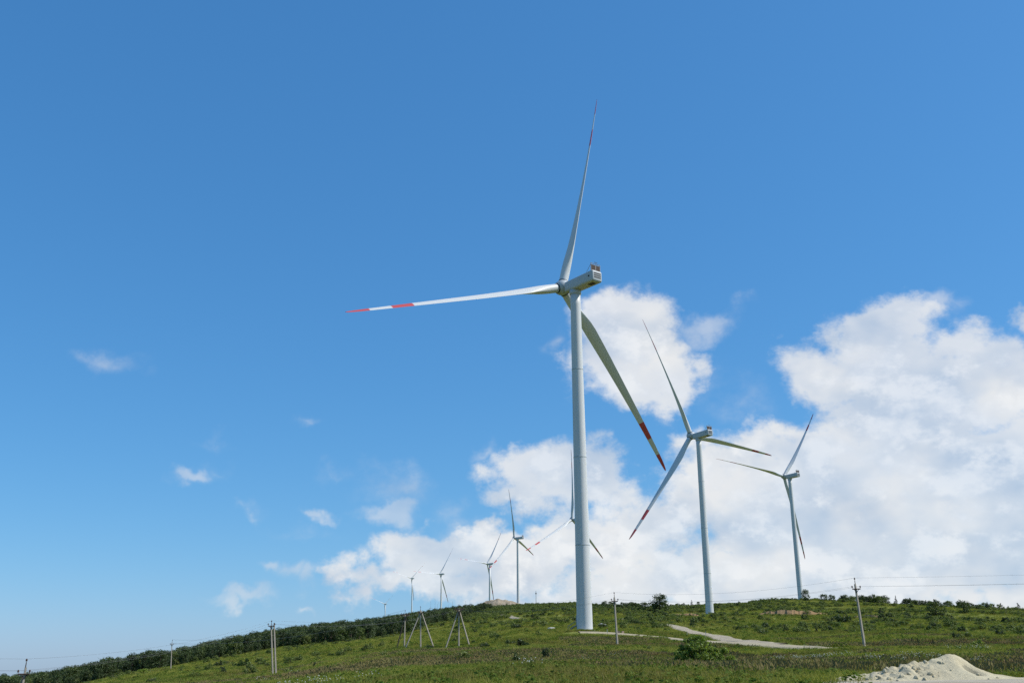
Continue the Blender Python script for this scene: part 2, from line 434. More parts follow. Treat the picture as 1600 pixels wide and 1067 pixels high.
# ------------------------------------------------------------------ terrain
# profile columns: picture column -> list of (range in metres, picture row of the ground there)
COLS = {
    45: [(12, 1200), (50, 1190), (110, 1167), (250, 1112), (500, 1083), (800, 1078), (1300, 1092), (3000, 1088)],
    200: [(12, 1180), (50, 1130), (165, 1079), (300, 1056), (600, 1052), (900, 1062), (1500, 1075), (3000, 1078)],
    270: [(12, 1175), (50, 1118), (165, 1071), (327, 1046), (430, 1042), (650, 1038), (850, 1046), (1500, 1062), (3000, 1072)],
    430: [(12, 1165), (40, 1095), (165, 1059), (300, 1029), (450, 1013), (900, 1000), (1200, 1010), (3000, 1050)],
    630: [(12, 1155), (32, 1077), (100, 1044), (230, 1014), (450, 992), (800, 977), (1150, 968), (1500, 975), (1862, 968), (2600, 958), (3600, 980), (6000, 1040)],
    716: [(12, 1155), (32, 1075), (100, 1041), (217, 1013), (450, 984), (800, 966), (1150, 953), (1300, 953), (1500, 972), (1862, 972), (2600, 962), (6000, 1040)],
    808: [(12, 1155), (30, 1074), (100, 1038), (165, 1010), (215, 989), (450, 971), (800, 956), (1199, 946), (1250, 946), (1500, 966), (3000, 995)],
    915: [(12, 1155), (30, 1072), (100, 1034), (165, 1012), (205, 989), (222, 984), (260, 977), (450, 963), (815, 951), (1100, 943), (1500, 962), (3000, 1000)],
    1010: [(12, 1155), (30, 1071), (100, 1034), (165, 1009), (222, 991), (300, 977), (450, 964), (700, 954), (950, 951), (1500, 975), (3000, 1000)],
    1107: [(12, 1155), (30, 1070), (95, 1038), (137, 1020), (220, 1000), (300, 984), (449, 962), (600, 951), (740, 943), (900, 947), (1500, 985), (3000, 1010)],
    1250: [(12, 1155), (30, 1067), (95, 1036), (137, 1016), (220, 996), (350, 975), (500, 955), (674, 937), (720, 937), (900, 952), (1500, 1000), (3000, 1020)],
    1400: [(12, 1155), (30, 1064), (60, 1048), (137, 1011), (250, 986), (400, 965), (550, 950), (680, 942), (800, 951), (1500, 1000), (3000, 1020)],
    1600: [(12, 1155), (30, 1060), (60, 1050), (137, 1016), (250, 990), (400, 971), (600, 955), (700, 954), (850, 962), (1500, 1010), (3000, 1030)],
}
DG = np.concatenate([[0], np.geomspace(6, 14000, 480)])
azs, zt = [], []
def zrow(px, pts):
    d = [0.0] + [p[0] for p in pts]; z = [-1.65] + [ray(px, p[1])[2] * p[0] for p in pts]
    zl = z[-1]
    d += [9000, 14000]; z += [min(zl * .3, -120), -150]
    return np.interp(np.log(DG + 25), np.log(np.array(d) + 25), z)
for px, pts in sorted(COLS.items()):
    azs.append(math.atan2(ray(px, 1010)[0], ray(px, 1010)[1])); zt.append(zrow(px, pts))
L0, R0 = zt[0], zt[-1]
back = np.interp(DG, [0, 200, 1500, 6000, 14000], [-1.65, -6, -40, -110, -150])
azs = [-math.pi, -2.0, -1.0] + azs + [1.0, 2.0, math.pi]
zt = [back, back, L0 * .8 + back * .2] + zt + [R0 * .8 + back * .2, back, back]
AZG = np.linspace(-math.pi, math.pi, 1441)
ZT = np.stack([np.interp(AZG, azs, np.array(zt)[:, j]) for j in range(len(DG))], 1)
def smooth(a, ax, kk):
    w = np.hanning(kk + 2)[1:-1]; w /= w.sum(); p = kk // 2
    pad = [(0, 0), (0, 0)]; pad[ax] = (p, p)
    b_ = np.pad(a, pad, mode='edge')
    return np.apply_along_axis(lambda r_: np.convolve(r_, w, 'valid'), ax, b_)
ZT = smooth(ZT, 0, 13)
ZT = smooth(ZT, 1, 7)

def zterrain(x, y):
    x = np.asarray(x, float); y = np.asarray(y, float)
    d = np.hypot(x, y); a = np.arctan2(x, y)
    fi = np.clip((a + math.pi) / (2 * math.pi) * (len(AZG) - 1), 0, len(AZG) - 1.001); i = fi.astype(int); fi = fi - i
    dj = np.interp(d, DG, np.arange(len(DG))); dj = np.clip(dj, 0, len(DG) - 1.001); j = dj.astype(int); dj = dj - j
    z = (ZT[i, j] * (1 - fi) + ZT[i + 1, j] * fi) * (1 - dj) + (ZT[i, j + 1] * (1 - fi) + ZT[i + 1, j + 1] * fi) * dj
    amp = np.clip(d / 60, 0, 1)
    z = z + amp * (fbm(x / 26, y / 26, 3) * .55 + fbm(x / 7, y / 7, 9, 2) * .16) + np.clip(d / 400, 0, 1) ** 2 * fbm(x / 90, y / 90, 21, 3) * 2.2
    for px_, py_, pz_, pr_ in PADS:
        w_ = np.exp(-((x - px_) ** 2 + (y - py_) ** 2) / pr_ ** 2); z = z * (1 - w_) + pz_ * w_
    return z
# levelled pads under the towers
PADS = [(14.7, 221.3, 8.75, 11), (81.68, 441.5, 23.0, 14), (176.94, 650.2, 43.2, 16), (50.2, 815.9, 40.5, 22), (4.7, 1198.7, 75.1, 22)]

def axis_pts(lo, hi, s0, g):
    p = [0.0]
    while p[-1] < hi: p.append(p[-1] + max(s0, g * abs(p[-1])))
    q_ = [0.0]
    while q_[-1] > lo: q_.append(q_[-1] - max(s0, g * abs(q_[-1])))
    return np.array(sorted(set(q_[1:] + p)))
GX = axis_pts(-9000, 9000, 1.5, .02)
GY = axis_pts(-600, 13500, 1.2, .0115)
XX, YY = np.meshgrid(GX, GY)
ZZ = zterrain(XX, YY)
def H(x, y):
    """height of the ground sheet"""
    x = np.asarray(x, float); y = np.asarray(y, float)
    i = np.clip(np.searchsorted(GX, x) - 1, 0, len(GX) - 2); j = np.clip(np.searchsorted(GY, y) - 1, 0, len(GY) - 2)
    u = (x - GX[i]) / (GX[i + 1] - GX[i]); v = (y - GY[j]) / (GY[j + 1] - GY[j])
    return (ZZ[j, i] * (1 - u) + ZZ[j, i + 1] * u) * (1 - v) + (ZZ[j + 1, i] * (1 - u) + ZZ[j + 1, i + 1] * u) * v
nx, ny = len(GX), len(GY)
gv = np.stack([XX.ravel(), YY.ravel(), ZZ.ravel()], 1)
ii = (np.arange(ny - 1)[:, None] * nx + np.arange(nx - 1)[None]).ravel()
gf = np.stack([ii, ii + 1, ii + nx + 1, ii + nx], 1)
def fast_mesh(name, v, f, mat, smooth_=True):
    me = bpy.data.meshes.new(name)
    k_ = f.shape[1]
    me.vertices.add(len(v)); me.vertices.foreach_set('co', v.astype(np.float32).ravel())
    me.loops.add(f.size); me.loops.foreach_set('vertex_index', f.astype(np.int32).ravel())
    me.polygons.add(len(f)); me.polygons.foreach_set('loop_start', np.arange(0, f.size, k_, dtype=np.int32))
    me.polygons.foreach_set('loop_total', np.full(len(f), k_, dtype=np.int32))
    if smooth_: me.polygons.foreach_set('use_smooth', np.ones(len(f), dtype=bool))
    me.update(calc_edges=True); me.validate()
    me.materials.append(mat)
    return me
ground = bpy.data.objects.new('hillside_ground', fast_mesh('hillside_ground', gv, gf, M_GROUND))
COL.objects.link(ground); tag(ground, kind='structure', label='green grassy hillside rising to the ridge')

def hit(px, py, far=3500):
    """where the sight line through a picture point meets the hillside"""
    d = ray(px, py); t = np.geomspace(14, far, 3000)
    g = H(d[0] * t, d[1] * t); below = np.nonzero(d[2] * t <= g)[0]
    k_ = t[below[0]] if len(below) else 900.0
    return float(d[0] * k_), float(d[1] * k_)
def at(px, D_):
    d = ray(px, 1000); return float(d[0] * D_), float(d[1] * D_)
def gz(x, y): return float(H(x, y))

# ------------------------------------------------------------------ roads and bare ground
EXCL = []       # (x, y, r) discs where no grass grows
def ribbon(name, pts, widths, mat, label, lift=0.10, samples=26):
    P = [Vector((*p, 0)) for p in pts]
    q_ = []
    for a in range(len(P) - 1):
        for s_ in range(samples):
            t = s_ / samples
            p0, p1, p2, p3 = P[max(a - 1, 0)], P[a], P[a + 1], P[min(a + 2, len(P) - 1)]
            q_.append((0.5 * ((2 * p1) + (p2 - p0) * t + (2 * p0 - 5 * p1 + 4 * p2 - p3) * t * t + (3 * p1 - p0 - 3 * p2 + p3) * t ** 3), widths[a] * (1 - t) + widths[a + 1] * t))
    q_.append((P[-1], widths[-1]))
    v, f = [], []; NC = 9
    for i, (p, w) in enumerate(q_):
        tn = (q_[min(i + 1, len(q_) - 1)][0] - q_[max(i - 1, 0)][0]).normalized(); nr = Vector((-tn.y, tn.x, 0))
        for c in range(NC):
            s_ = c / (NC - 1) * 2 - 1
            ww = w * (1 + .8 * float(fbm(np.array(i * .23 + 50 * (s_ > 0)), np.array(1.7), 5)))
            pt = p + nr * s_ * ww / 2
            edge = -.22 if c in (0, NC - 1) else lift
            v.append((pt.x, pt.y, gz(pt.x, pt.y) + edge))
        EXCL.append((p.x, p.y, w * (.36 + .3 * float(vnoise(np.array(i * .31), np.array(7.7), 13)))))
    for i in range(len(q_) - 1):
        for c in range(NC - 1):
            f.append([i * NC + c, (i + 1) * NC + c, (i + 1) * NC + c + 1, i * NC + c + 1])
    o = mesh_obj(name, v, f, mat, smooth=True); tag(o, label, kind='structure')
    return o
road_px = [(1038, 975), (1062, 981), (1092, 990), (1130, 998), (1170, 1003), (1212, 1006.5)]
ribbon('gravel_road', [hit(*p) for p in road_px], [4, 6, 7, 6.2, 5.4, 4.2], M_GRAVEL, 'pale gravel road curving down the hillside', .14)
trk_px = [(905, 988), (960, 990), (1010, 994), (1060, 999), (1120, 1004), (1185, 1007.5), (1240, 1011), (1300, 1014.5)]
ribbon('dirt_track', [hit(*p) for p in trk_px], [4, 4.6, 5.2, 5.6, 6, 6, 5, 4], M_DIRT, 'narrow dirt track running below the nearest turbine', .16)
EXCL += [(x_ * .985, y_ * .985, r_ * 1.5) for x_, y_, r_ in EXCL[len(road_px) * 26 - 25:]]
ribbon('gravel_pad', [hit(*p) for p in [(968, 968.0), (980, 967.4), (992, 966.8)]], [6, 9, 6], M_GRAVEL, 'small pale gravel patch right of the nearest tower', .2)
ribbon('far_track', [hit(*p) for p in [(655, 991), (680, 989.5), (702, 988.5)]], [2, 3, 2], M_DIRT, 'short pale track behind the braced poles', .2)
ribbon('ridge_track', [hit(*p) for p in [(752, 957.5), (775, 961), (800, 964.5), (815, 966)]], [3, 4, 4, 3], M_GRAVEL, 'pale track below the rubble mound', .3)

def blob(name, cx, cy, rx, ry, mat, label, lift=.08, seed=1, rz=0):
    v = [(cx, cy, gz(cx, cy) + lift)]; f = []; NR, NA = 10, 72
    for r_ in range(1, NR + 1):
        for a in range(NA):
            t = 2 * math.pi * a / NA
            kk = 1 + .55 * float(fbm(np.array(math.cos(t) * 2.3 + seed * 9), np.array(math.sin(t) * 2.3), seed, 4))
            lx, ly = rx * kk * math.cos(t) * r_ / NR, ry * kk * math.sin(t) * r_ / NR
            x = cx + lx * math.cos(rz) - ly * math.sin(rz); y = cy + lx * math.sin(rz) + ly * math.cos(rz)
            v.append((x, y, gz(x, y) + (lift if r_ < NR else -.15)))
    for a in range(NA): f.append([0, 1 + a, 1 + (a + 1) % NA])
    for r_ in range(NR - 1):
        for a in range(NA):
            b0 = 1 + r_ * NA; f.append([b0 + a, b0 + NA + a, b0 + NA + (a + 1) % NA, b0 + (a + 1) % NA])
    o = mesh_obj(name, v, f, mat, smooth=True); tag(o, label, kind='structure')
    return o
HX, HY = at(1456, 30.5)                       # middle of the sand heap
blob('sandy_ground', HX + 6.6, HY - 2.2, 11.0, 8.0, M_TRACK, 'pale sandy ground around the sand heap', .045, 3, .15)

def earth_bank(name, pxs, py, hgt, mat, label, seed, depth=3.0):
    """a low cut bank: a steep bare face with a ragged lip"""
    pts = [hit(px, py) for px in np.linspace(pxs[0], pxs[1], 46)]
    c = np.mean(pts, 0); v, f = [], []; NR = 7
    for i, p in enumerate(pts):
        t = i / (len(pts) - 1); env = math.sin(math.pi * t) ** .6
        dirn = Vector((p[0], p[1])).normalized()
        hh = hgt * env * (1 + 1.3 * float(fbm(np.array(i * .27 + seed), np.array(.5), seed)))
        for r_ in range(NR):
            s_ = r_ / (NR - 1)
            dd = depth * s_ + .5 * float(fbm(np.array(i * .4), np.array(r_ * .8), seed + 2)) * (0 if r_ == 0 else 1)
            x, y = p[0] + dirn.x * dd, p[1] + dirn.y * dd
            up = -.3 if r_ == 0 else (hh * min(1, s_ * 1.5) if r_ < NR - 1 else -.6)
            v.append((x, y, max(gz(x, y) + .05, gz(*p)) + up if r_ not in (0, NR - 1) else gz(x, y) + up))
    for i in range(len(pts) - 1):
        for r_ in range(NR - 1): f.append([i * NR + r_, (i + 1) * NR + r_, (i + 1) * NR + r_ + 1, i * NR + r_ + 1])
    o = mesh_obj(name, v, f, mat, smooth=False); tag(o, label, kind='structure')
earth_bank('earth_bank', (1049, 1094), 963, 1.1, M_SOIL, 'orange bare earth bank left of the second tower', 4)
earth_bank('earth_bank', (1182, 1296), 961, 1.7, M_SOIL, 'long orange bare earth bank on the right slope', 11)
earth_bank('earth_bank', (1333, 1384), 966, 1.2, M_SOIL, 'orange bare earth bank behind the leaning pole', 17)

# rubble mound on the ridge, with its loose stones
mx_, my_ = at(778, 1192)
rv, rf = [], []; NA = 44
for j in range(NA):
    for i in range(NA):
        a, b_ = i / (NA - 1) * 2 - 1, j / (NA - 1) * 2 - 1
        x, y = mx_ + a * 28, my_ + b_ * 20
        e = max(0, 1 - a * a) ** 1.0 * max(0, 1 - b_ * b_)
        hh = 7.6 * e ** .75 * (1 + .9 * float(fbm(np.array(a * 3.1), np.array(b_ * 3.1), 31))) + 1.3 * float(fbm(np.array(a * 13.), np.array(b_ * 13.), 37))
        rv.append((x, y, gz(x, y) + (hh if e > 0 else -.6)))
for j in range(NA - 1):
    for i in range(NA - 1): rf.append([j * NA + i, j * NA + i + 1, (j + 1) * NA + i + 1, (j + 1) * NA + i])
mound = mesh_obj('rubble_mound', rv, rf, M_ROCK, smooth=False)
tag(mound, 'low mound of pale rubble on the ridge by a far turbine', 'rubble mound')

# ------------------------------------------------------------------ sand heap
def sand_heap():
    root = empty('sand_heap', (HX, HY, gz(HX, HY)))
    tag(root, 'pale heap of sand with crumbled clods in the right foreground', 'sand heap')
    # crest line: offset to the right (metres) -> height above ground
    cx = [-3.2, -2.6, -1.9, -1.35, -.95, -.6, -.2, .15, .42, .62, .80, .98, 1.25, 1.6, 2.1, 2.9]
    cz = [0, .10, .22, .33, .46, .52, .57, .66, .76, .78, .74, .58, .34, .18, .09, 0]
    g = np.linspace(-3.3, 3.0, 150); h_ = np.linspace(-2.0, 2.0, 96)
    A, B = np.meshgrid(g, h_)
    crest = np.interp(A, cx, cz)
    crest = np.apply_along_axis(lambda r_: np.convolve(np.pad(r_, 3, mode='edge'), np.ones(7) / 7, 'valid'), 1, crest)
    off = .25 * np.sin(A * 1.1) + .15
    wid = 1.5 + .2 * np.sin(A * 2.0)
    t = np.clip(1 - np.abs(B - off) / wid, 0, 1)
    Z = crest * .85 * (t ** 1.15)
    lump = np.clip((-A + .25) / .8, 0, 1) * np.clip((A + 2.5) / .8, 0, 1)
    Z += lump * t * (np.abs(fbm(A * 3.4, B * 3.4, 8, 3)) * .55 - .06)
    Z += t * (fbm(A * 2.2, B * 2.2, 41, 5) * .10 + fbm(A * 11, B * 11, 43, 3) * .025)
    # slumped hollow on the right of the crest
    hol = np.exp(-(((A - .80) / .20) ** 2 + ((B + .35) / .42) ** 2))
    Z -= hol * .22
    Z = np.where(t <= 0.0, -.05, Z)
    xs, ys = A, B
    zz = np.array([[gz(HX + a, HY + b) for a, b in zip(r1, r2)] for r1, r2 in zip(xs, ys)]) - gz(HX, HY) + Z + .02
    v = np.stack([xs.ravel(), ys.ravel(), zz.ravel()], 1)
    nx_, ny_ = len(g), len(h_)
    i0 = (np.arange(ny_ - 1)[:, None] * nx_ + np.arange(nx_ - 1)[None]).ravel()
    f = np.stack([i0, i0 + 1, i0 + nx_ + 1, i0 + nx_], 1)
    me = fast_mesh('heap_body', v, f, M_SAND)
    me.materials.append(M_SANDD)
    hm = hol.ravel()[f].mean(1) > .45
    me.polygons.foreach_set('material_index', hm.astype(np.int32))  # faces inside the hollow get the darker sand tone
    o = bpy.data.objects.new('heap_body', me); COL.objects.link(o); o.parent = root
    def top(a, b):
        i = min(max(int((a + 3.3) / 6.3 * (nx_ - 1)), 0), nx_ - 1); j = min(max(int((b + 2) / 4 * (ny_ - 1)), 0), ny_ - 1)
        return float(zz[j, i])
    rr = random.Random(4); protos = []
    for s_ in range(5):
        bm = bmesh.new(); bmesh.ops.create_icosphere(bm, subdivisions=2, radius=1)
        for vv in bm.verts:
            kk = 1 + .9 * float(fbm(np.array(vv.co.x * 1.7 + s_ * 5), np.array(vv.co.y * 1.7 + vv.co.z * 1.3), 60 + s_, 3))
            vv.co = Vector((vv.co.x * kk, vv.co.y * kk * .85, vv.co.z * kk * .7))
        me2 = bpy.data.meshes.new('clod'); bm.to_mesh(me2); bm.free(); me2.materials.append(M_SAND)
        protos.append(me2)
    for i in range(70):
        if i < 45: a, b, s_ = rr.gauss(-1.0, .55), rr.gauss(-.55, .45), .025 + rr.random() ** 3 * .075
        else: a, b, s_ = rr.uniform(-2.6, 1.6), rr.uniform(-1.7, -.1), .02 + rr.random() * .04
        c = bpy.data.objects.new('clod', rr.choice(protos)); COL.objects.link(c); c.parent = root
        c.location = (a, b, top(a, b) + s_ * .12); c.scale = (s_, s_, s_)
        c.rotation_euler = (rr.random() * 6, rr.random() * 6, rr.random() * 6)
sand_heap()

# ------------------------------------------------------------------ wind turbines
TOWER_H, HUB_UP, OVER, TILT = 75.0, 2.2, 4.6, rad(6)
R_BASE, R_TOP = 1.66, 1.15

def tower_radius(z):
    t = z / TOWER_H
    return R_BASE + (R_TOP - R_BASE) * t

def blade_mesh():
    NS = 28
    st = [1.5, 2.0, 3.0, 4.2, 5.6, 7.2, 9, 11, 13, 15.5, 18, 21, 24, 27, 30, 33, 36, 38.5, 40.6, 40.62, 43, 45.6, 45.62, 48, 50.7, 50.72, 52.5, 54, 55, 55.6, 55.95]
    v, f, mi = [], [], []
    for r_ in st:
        t = r_ / 56
        chord = np.interp(r_, [1.5, 3, 5.5, 8, 11, 13, 18, 24, 30, 36, 42, 48, 52, 54.5, 55.6, 55.95], [2.1, 2.1, 2.2, 2.6, 3.0, 3.05, 2.75, 2.35, 2.0, 1.7, 1.42, 1.15, .95, .68, .38, .12])
        circ = np.interp(r_, [1.5, 3.2, 8.5, 12], [1, 1, .35, 0]); circ = circ * circ * (3 - 2 * circ)
        tc_ = np.interp(r_, [1.5, 8, 14, 24, 40, 56], [1, .55, .36, .26, .20, .16])
        tw = rad(np.interp(r_, [1.5, 9, 14, 24, 36, 48, 56], [15, 15, 11.5, 6.5, 3, .8, 0]) + 60.0)
        yb = 2.2 * t ** 2.2 + r_ * math.sin(rad(2.5))
        for i in range(NS):
            a = 2 * math.pi * i / NS
            xc = .5 * (1 + math.cos(a))                       # 1 = trailing edge, 0 = leading edge
            th = 5 * tc_ * (.2969 * math.sqrt(xc) - .126 * xc - .3516 * xc ** 2 + .2843 * xc ** 3 - .1036 * xc ** 4)
            sgn = 1 if a <= math.pi else -1
            camber = .035 * (1 - (2 * xc - .8) ** 2)
            ax_, ay_ = (.32 - xc) * chord, -(sgn * th + camber * (1 - circ)) * chord
            cx_, cy_ = -math.cos(a) * chord / 2, -math.sin(a) * chord / 2
            px_, py_ = ax_ * (1 - circ) + cx_ * circ, ay_ * (1 - circ) + cy_ * circ
            # leading edge is local +X, turned towards the wind (+Y)
            x = px_ * math.cos(tw) - py_ * math.sin(tw); y = px_ * math.sin(tw) + py_ * math.cos(tw)
            v.append((x, y + yb, r_))
    for j in range(len(st) - 1):
        red = (40.6 < (st[j] + st[j + 1]) / 2 < 45.62) or (st[j] + st[j + 1]) / 2 > 50.7
        for i in range(NS):
            i2 = (i + 1) % NS
            f.append([j * NS + i, j * NS + i2, (j + 1) * NS + i2, (j + 1) * NS + i]); mi.append(1 if red else 0)
    f += [list(range(NS))[::-1], list(range((len(st) - 1) * NS, len(st) * NS))]; mi += [0, 1]
    o = mesh_obj('blade', v, f, [M_BLADE, M_RED], None, True, mi, link=False)
    return o.data
ME = {'blade': blade_mesh()}

def rounded_box(dims, c, bev=.35, segs=4):
    bm = bmesh.new()
    bmesh.ops.create_cube(bm, size=1)
    for v in bm.verts: v.co = Vector((v.co.x * dims[0] + c[0], v.co.y * dims[1] + c[1], v.co.z * dims[2] + c[2]))
    return bm
def nacelle_mesh():
    bm = rounded_box((3.1, 9.95, 2.9), (0, -2.62, TOWER_H + .25 + 1.45))
    z1 = TOWER_H + .25 + 2.9
    for v in bm.verts:
        if v.co.y > 0:                           # slimmer nose
            v.co.x *= .92
            v.co.z = TOWER_H + .45 if v.co.z < TOWER_H + 2 else z1 - .12
        elif v.co.z < TOWER_H + 2: v.co.z += .25
    bmesh.ops.bevel(bm, geom=list(bm.edges), offset=.46, segments=5, profile=.5, affect='EDGES')
    # the belly is a floor panel of its own tone
    me = bpy.data.meshes.new('nacelle'); 
    for p in bm.faces:
        p.smooth = True
        if p.normal.z < -.9: p.material_index = 1
    bm.to_mesh(me); bm.free()
    me.materials.append(M_NAC); me.materials.append(M_BELLY)
    return me
ME['nacelle'] = nacelle_mesh()

def part(mb, name, mats, smooth_=False):
    o = mb.build(name, mats, None, smooth_, link=False); return o.data
tw = MB(); hs = [-9, 0] + list(np.linspace(3, TOWER_H, 25))
tw.rings([(tower_radius(max(h_, 0)), h_) for h_ in hs], 56)
ME['tower'] = part(tw, 'tower', M_WHITE, True)
tw2 = MB(); tw2.rings([(tower_radius(max(h_, 0)), h_) for h_ in (-45, 0, 25, 50, TOWER_H)], 16); ME['tower_far'] = part(tw2, 'tower', M_WHITE, True)
def flange(z):
    r_ = tower_radius(z); m_ = MB(); m_.rings([(r_ - .02, z - .14), (r_ + .035, z - .11), (r_ + .035, z - .012), (r_ + .012, z), (r_ + .035, z + .012), (r_ + .035, z + .11), (r_ - .02, z + .14)], 56, cap=False); return part(m_, 'flange', M_NAC, True)
for i, z in enumerate((17.5, 36.5, 56.5)): ME['flange%d' % i] = flange(z)
yr = MB(); yr.rings([(R_TOP + .10, TOWER_H - .55), (R_TOP + .22, TOWER_H - .4), (R_TOP + .22, TOWER_H + .6)], 40); ME['yaw_ring'] = part(yr, 'yaw_ring', M_NAC, True)
pl = MB(); pl.rings([(2.7, -1.0), (2.7, -.10), (2.2, .02), (2.1, .03)], 40); ME['plinth'] = part(pl, 'plinth', M_CONCL)
# hub: a spinner whose axis is local Y
hb = MB(); hb.rings([(.95, -1.9), (1.25, -1.5), (1.62, -1.25), (1.75, -.6), (1.78, .2), (1.62, .95), (1.25, 1.6), (.75, 2.0), (.2, 2.16)], 36, axis='y')
ME['hub'] = part(hb, 'hub', M_NAC, True)
co = MB(); co.rings([(1.10, 1.15), (1.22, 1.2), (1.22, 1.5), (1.12, 1.55)], 32, 0)
co.rings([(1.14, 1.56), (1.18, 1.6), (1.18, 1.72), (1.14, 1.76)], 32, 1)
ME['collar'] = part(co, 'blade_collar', [M_NAC, M_DARK], True)
rear = -2.62 - 4.975
zt0 = TOWER_H + .25 - .4
for i, zz in enumerate((1.55, 2.05, 2.55)):
    m_ = MB(); m_.box((0, rear + .02, zt0 + zz), (2.05, .12, .30)); ME['louver%d' % i] = part(m_, 'louver', M_DARK)
m_ = MB()
for sx in (-1, 1): m_.beam((sx * 1.38, rear + .55, zt0 + 3.1), (sx * 1.38, rear + .55, zt0 + 5.0), .11); m_.beam((sx * 1.38, rear + .55, zt0 + 4.75), (sx * 1.38, rear + 2.1, zt0 + 3.2), .08)
m_.beam((-1.44, rear + .55, zt0 + 5.0), (1.44, rear + .55, zt0 + 5.0), .10); m_.beam((-1.44, rear + .55, zt0 + 4.62), (1.44, rear + .55, zt0 + 4.62), .16)
m_.beam((0, rear + .53, zt0 + 3.2), (0, rear + .53, zt0 + 4.6), .14)
ME['cooler_frame'] = part(m_, 'cooler_frame', M_STEEL)
for i, sx in enumerate((-1, 1)):
    m_ = MB(); m_.box((sx * .69, rear + .56, zt0 + 3.9), (1.2, .22, 1.25)); ME['radiator%d' % i] = part(m_, 'radiator', M_RUST)
m_ = MB(); m_.rings([(.20, 0), (.20, .10)], 16, axis='y'); o_ = part(m_, 'side_port', M_DARK)
o_.transform(Matrix.Translation((-1.58, rear + 1.2, zt0 + 2.0)) @ Matrix.Rotation(rad(90), 4, 'Z')); ME['side_port'] = o_
m_ = MB(); m_.box((0, rear + 1.9, zt0 + .62), (1.1, 1.6, .12)); ME['floor_hatch'] = part(m_, 'floor_hatch', M_RUST)
m_ = MB(); m_.beam((.5, rear + .9, zt0 + 3.2), (.5, rear + .9, zt0 + 5.7), .05, .04, 6); m_.beam((.2, rear + .9, zt0 + 5.5), (.8, rear + .9, zt0 + 5.5), .04, .04, 6); m_.rings([(.0, 0), (.09, .02), (.09, .08), (0, .12)], 8)
ME['wind_mast'] = part(MB().beam((.5, rear + .9, zt0 + 3.2), (.5, rear + .9, zt0 + 5.7), .05, .04, 6).beam((.2, rear + .9, zt0 + 5.5), (.8, rear + .9, zt0 + 5.5), .04, .04, 6).box((.2, rear + .9, zt0 + 5.6), (.12, .12, .16)).box((.8, rear + .9, zt0 + 5.6), (.16, .06, .14)), 'wind_mast', M_DARK)
m_ = MB(); m_.box((0, 0, 1.15), (.95, .12, 2.1)); d_ = part(m_, 'door', M_NAC)
d_.transform(Matrix.Rotation(rad(38), 4, 'Z') @ Matrix.Translation((0, R_BASE, .9))); ME['door'] = d_
m_ = MB()
for i in range(5): m_.box((0, R_BASE + 1.7 - i * .28, .18 + i * .18), (1.0, .30, .05))
for sx in (-.5, .5): m_.beam((sx, R_BASE + 1.85, 0), (sx, R_BASE + .1, 1.1), .07); m_.beam((sx, R_BASE + 1.85, .9), (sx, R_BASE + .1, 2.0), .045); m_.beam((sx, R_BASE + 1.85, 0), (sx, R_BASE + 1.85, .9), .045)
d_ = part(m_, 'entry_steps', M_STEEL); d_.transform(Matrix.Rotation(rad(38), 4, 'Z')); ME['entry_steps'] = d_

def put(name, key, parent):
    o = bpy.data.objects.new(name, ME[key]); COL.objects.link(o); o.parent = parent
    return o
def turbine(loc, yaw_deg, phase_deg, label, detail, pitch_deg):
    root = empty('wind_turbine', loc, -rad(yaw_deg))
    tag(root, label, 'wind turbine', 'white wind turbines along the ridge')
    t = put('tower', 'tower' if detail else 'tower_far', root)
    na = put('nacelle', 'nacelle', root)
    if detail >= 1:
        cf = put('cooler_frame', 'cooler_frame', na)
        for i in range(2): put('radiator', 'radiator%d' % i, na)
        for i in range(3): put('louver', 'louver%d' % i, na)
        put('yaw_ring', 'yaw_ring', root)
    if detail >= 2:
        for i in range(3): put('flange', 'flange%d' % i, t)
        put('side_port', 'side_port', na); put('floor_hatch', 'floor_hatch', na); put('wind_mast', 'wind_mast', na)
        put('plinth', 'plinth', root); put('door', 'door', t); put('entry_steps', 'entry_steps', root)
    Mh = Matrix.Translation((0, OVER * math.cos(TILT), TOWER_H + HUB_UP + OVER * math.sin(TILT))) @ Matrix.Rotation(TILT, 4, 'X')
    h_ = put('hub', 'hub', root); h_.matrix_local = Mh
    for i in range(3):
        Mr = Mh @ Matrix.Rotation(rad(90 - phase_deg - 120 * i), 4, 'Y')
        b_ = put('blade', 'blade', root); b_.matrix_local = Mr @ Matrix.Rotation(rad(pitch_deg - 60), 4, 'Z')
        if detail >= 1:
            c_ = put('blade_collar', 'collar', root); c_.matrix_local = Mr
    return root
TURB = [((14.7, 221.3, 8.99), 321.7, 77.0, 'nearest and largest white wind turbine with red banded blade tips, centre of the picture', 2),
        ((81.68, 441.5, 23.23), 326.5, 117.3, 'second largest white wind turbine, standing just right of the nearest one', 2),
        ((176.94, 650.2, 43.47), 327.2, 51.7, 'rightmost white wind turbine, on the skyline of the right slope', 1),
        ((50.2, 815.9, 40.9), 311.7, 90.8, 'white wind turbine mostly hidden behind the tower of the nearest one', 1),
        ((4.7, 1198.7, 75.35), 301.8, 103.9, 'mid-distance white wind turbine right of the rubble mound, one blade pointing up', 1),
        ((-33.9, 1477.5, 74.77), 308.9, 56.0, 'distant white wind turbine rising from behind the rubble mound', 0),
        ((-128.5, 1857.7, 96.84), 318.4, 58.3, 'distant white wind turbine above the far substation', 0),
        ((-256.8, 2648.1, 160.63), 321.7, 44.8, 'small distant white wind turbine, second from the left', 0),
        ((-448.0, 3672.0, 166.0), 318.0, 41.0, 'smallest and leftmost white wind turbine, far behind the wood', 0)]
for (loc, yaw, ph, lab, det), pit in zip(TURB, (60, 60, 89, 60, 60, 72, 66, 64, 64)):
    turbine(loc, yaw, ph, lab, det, pit)
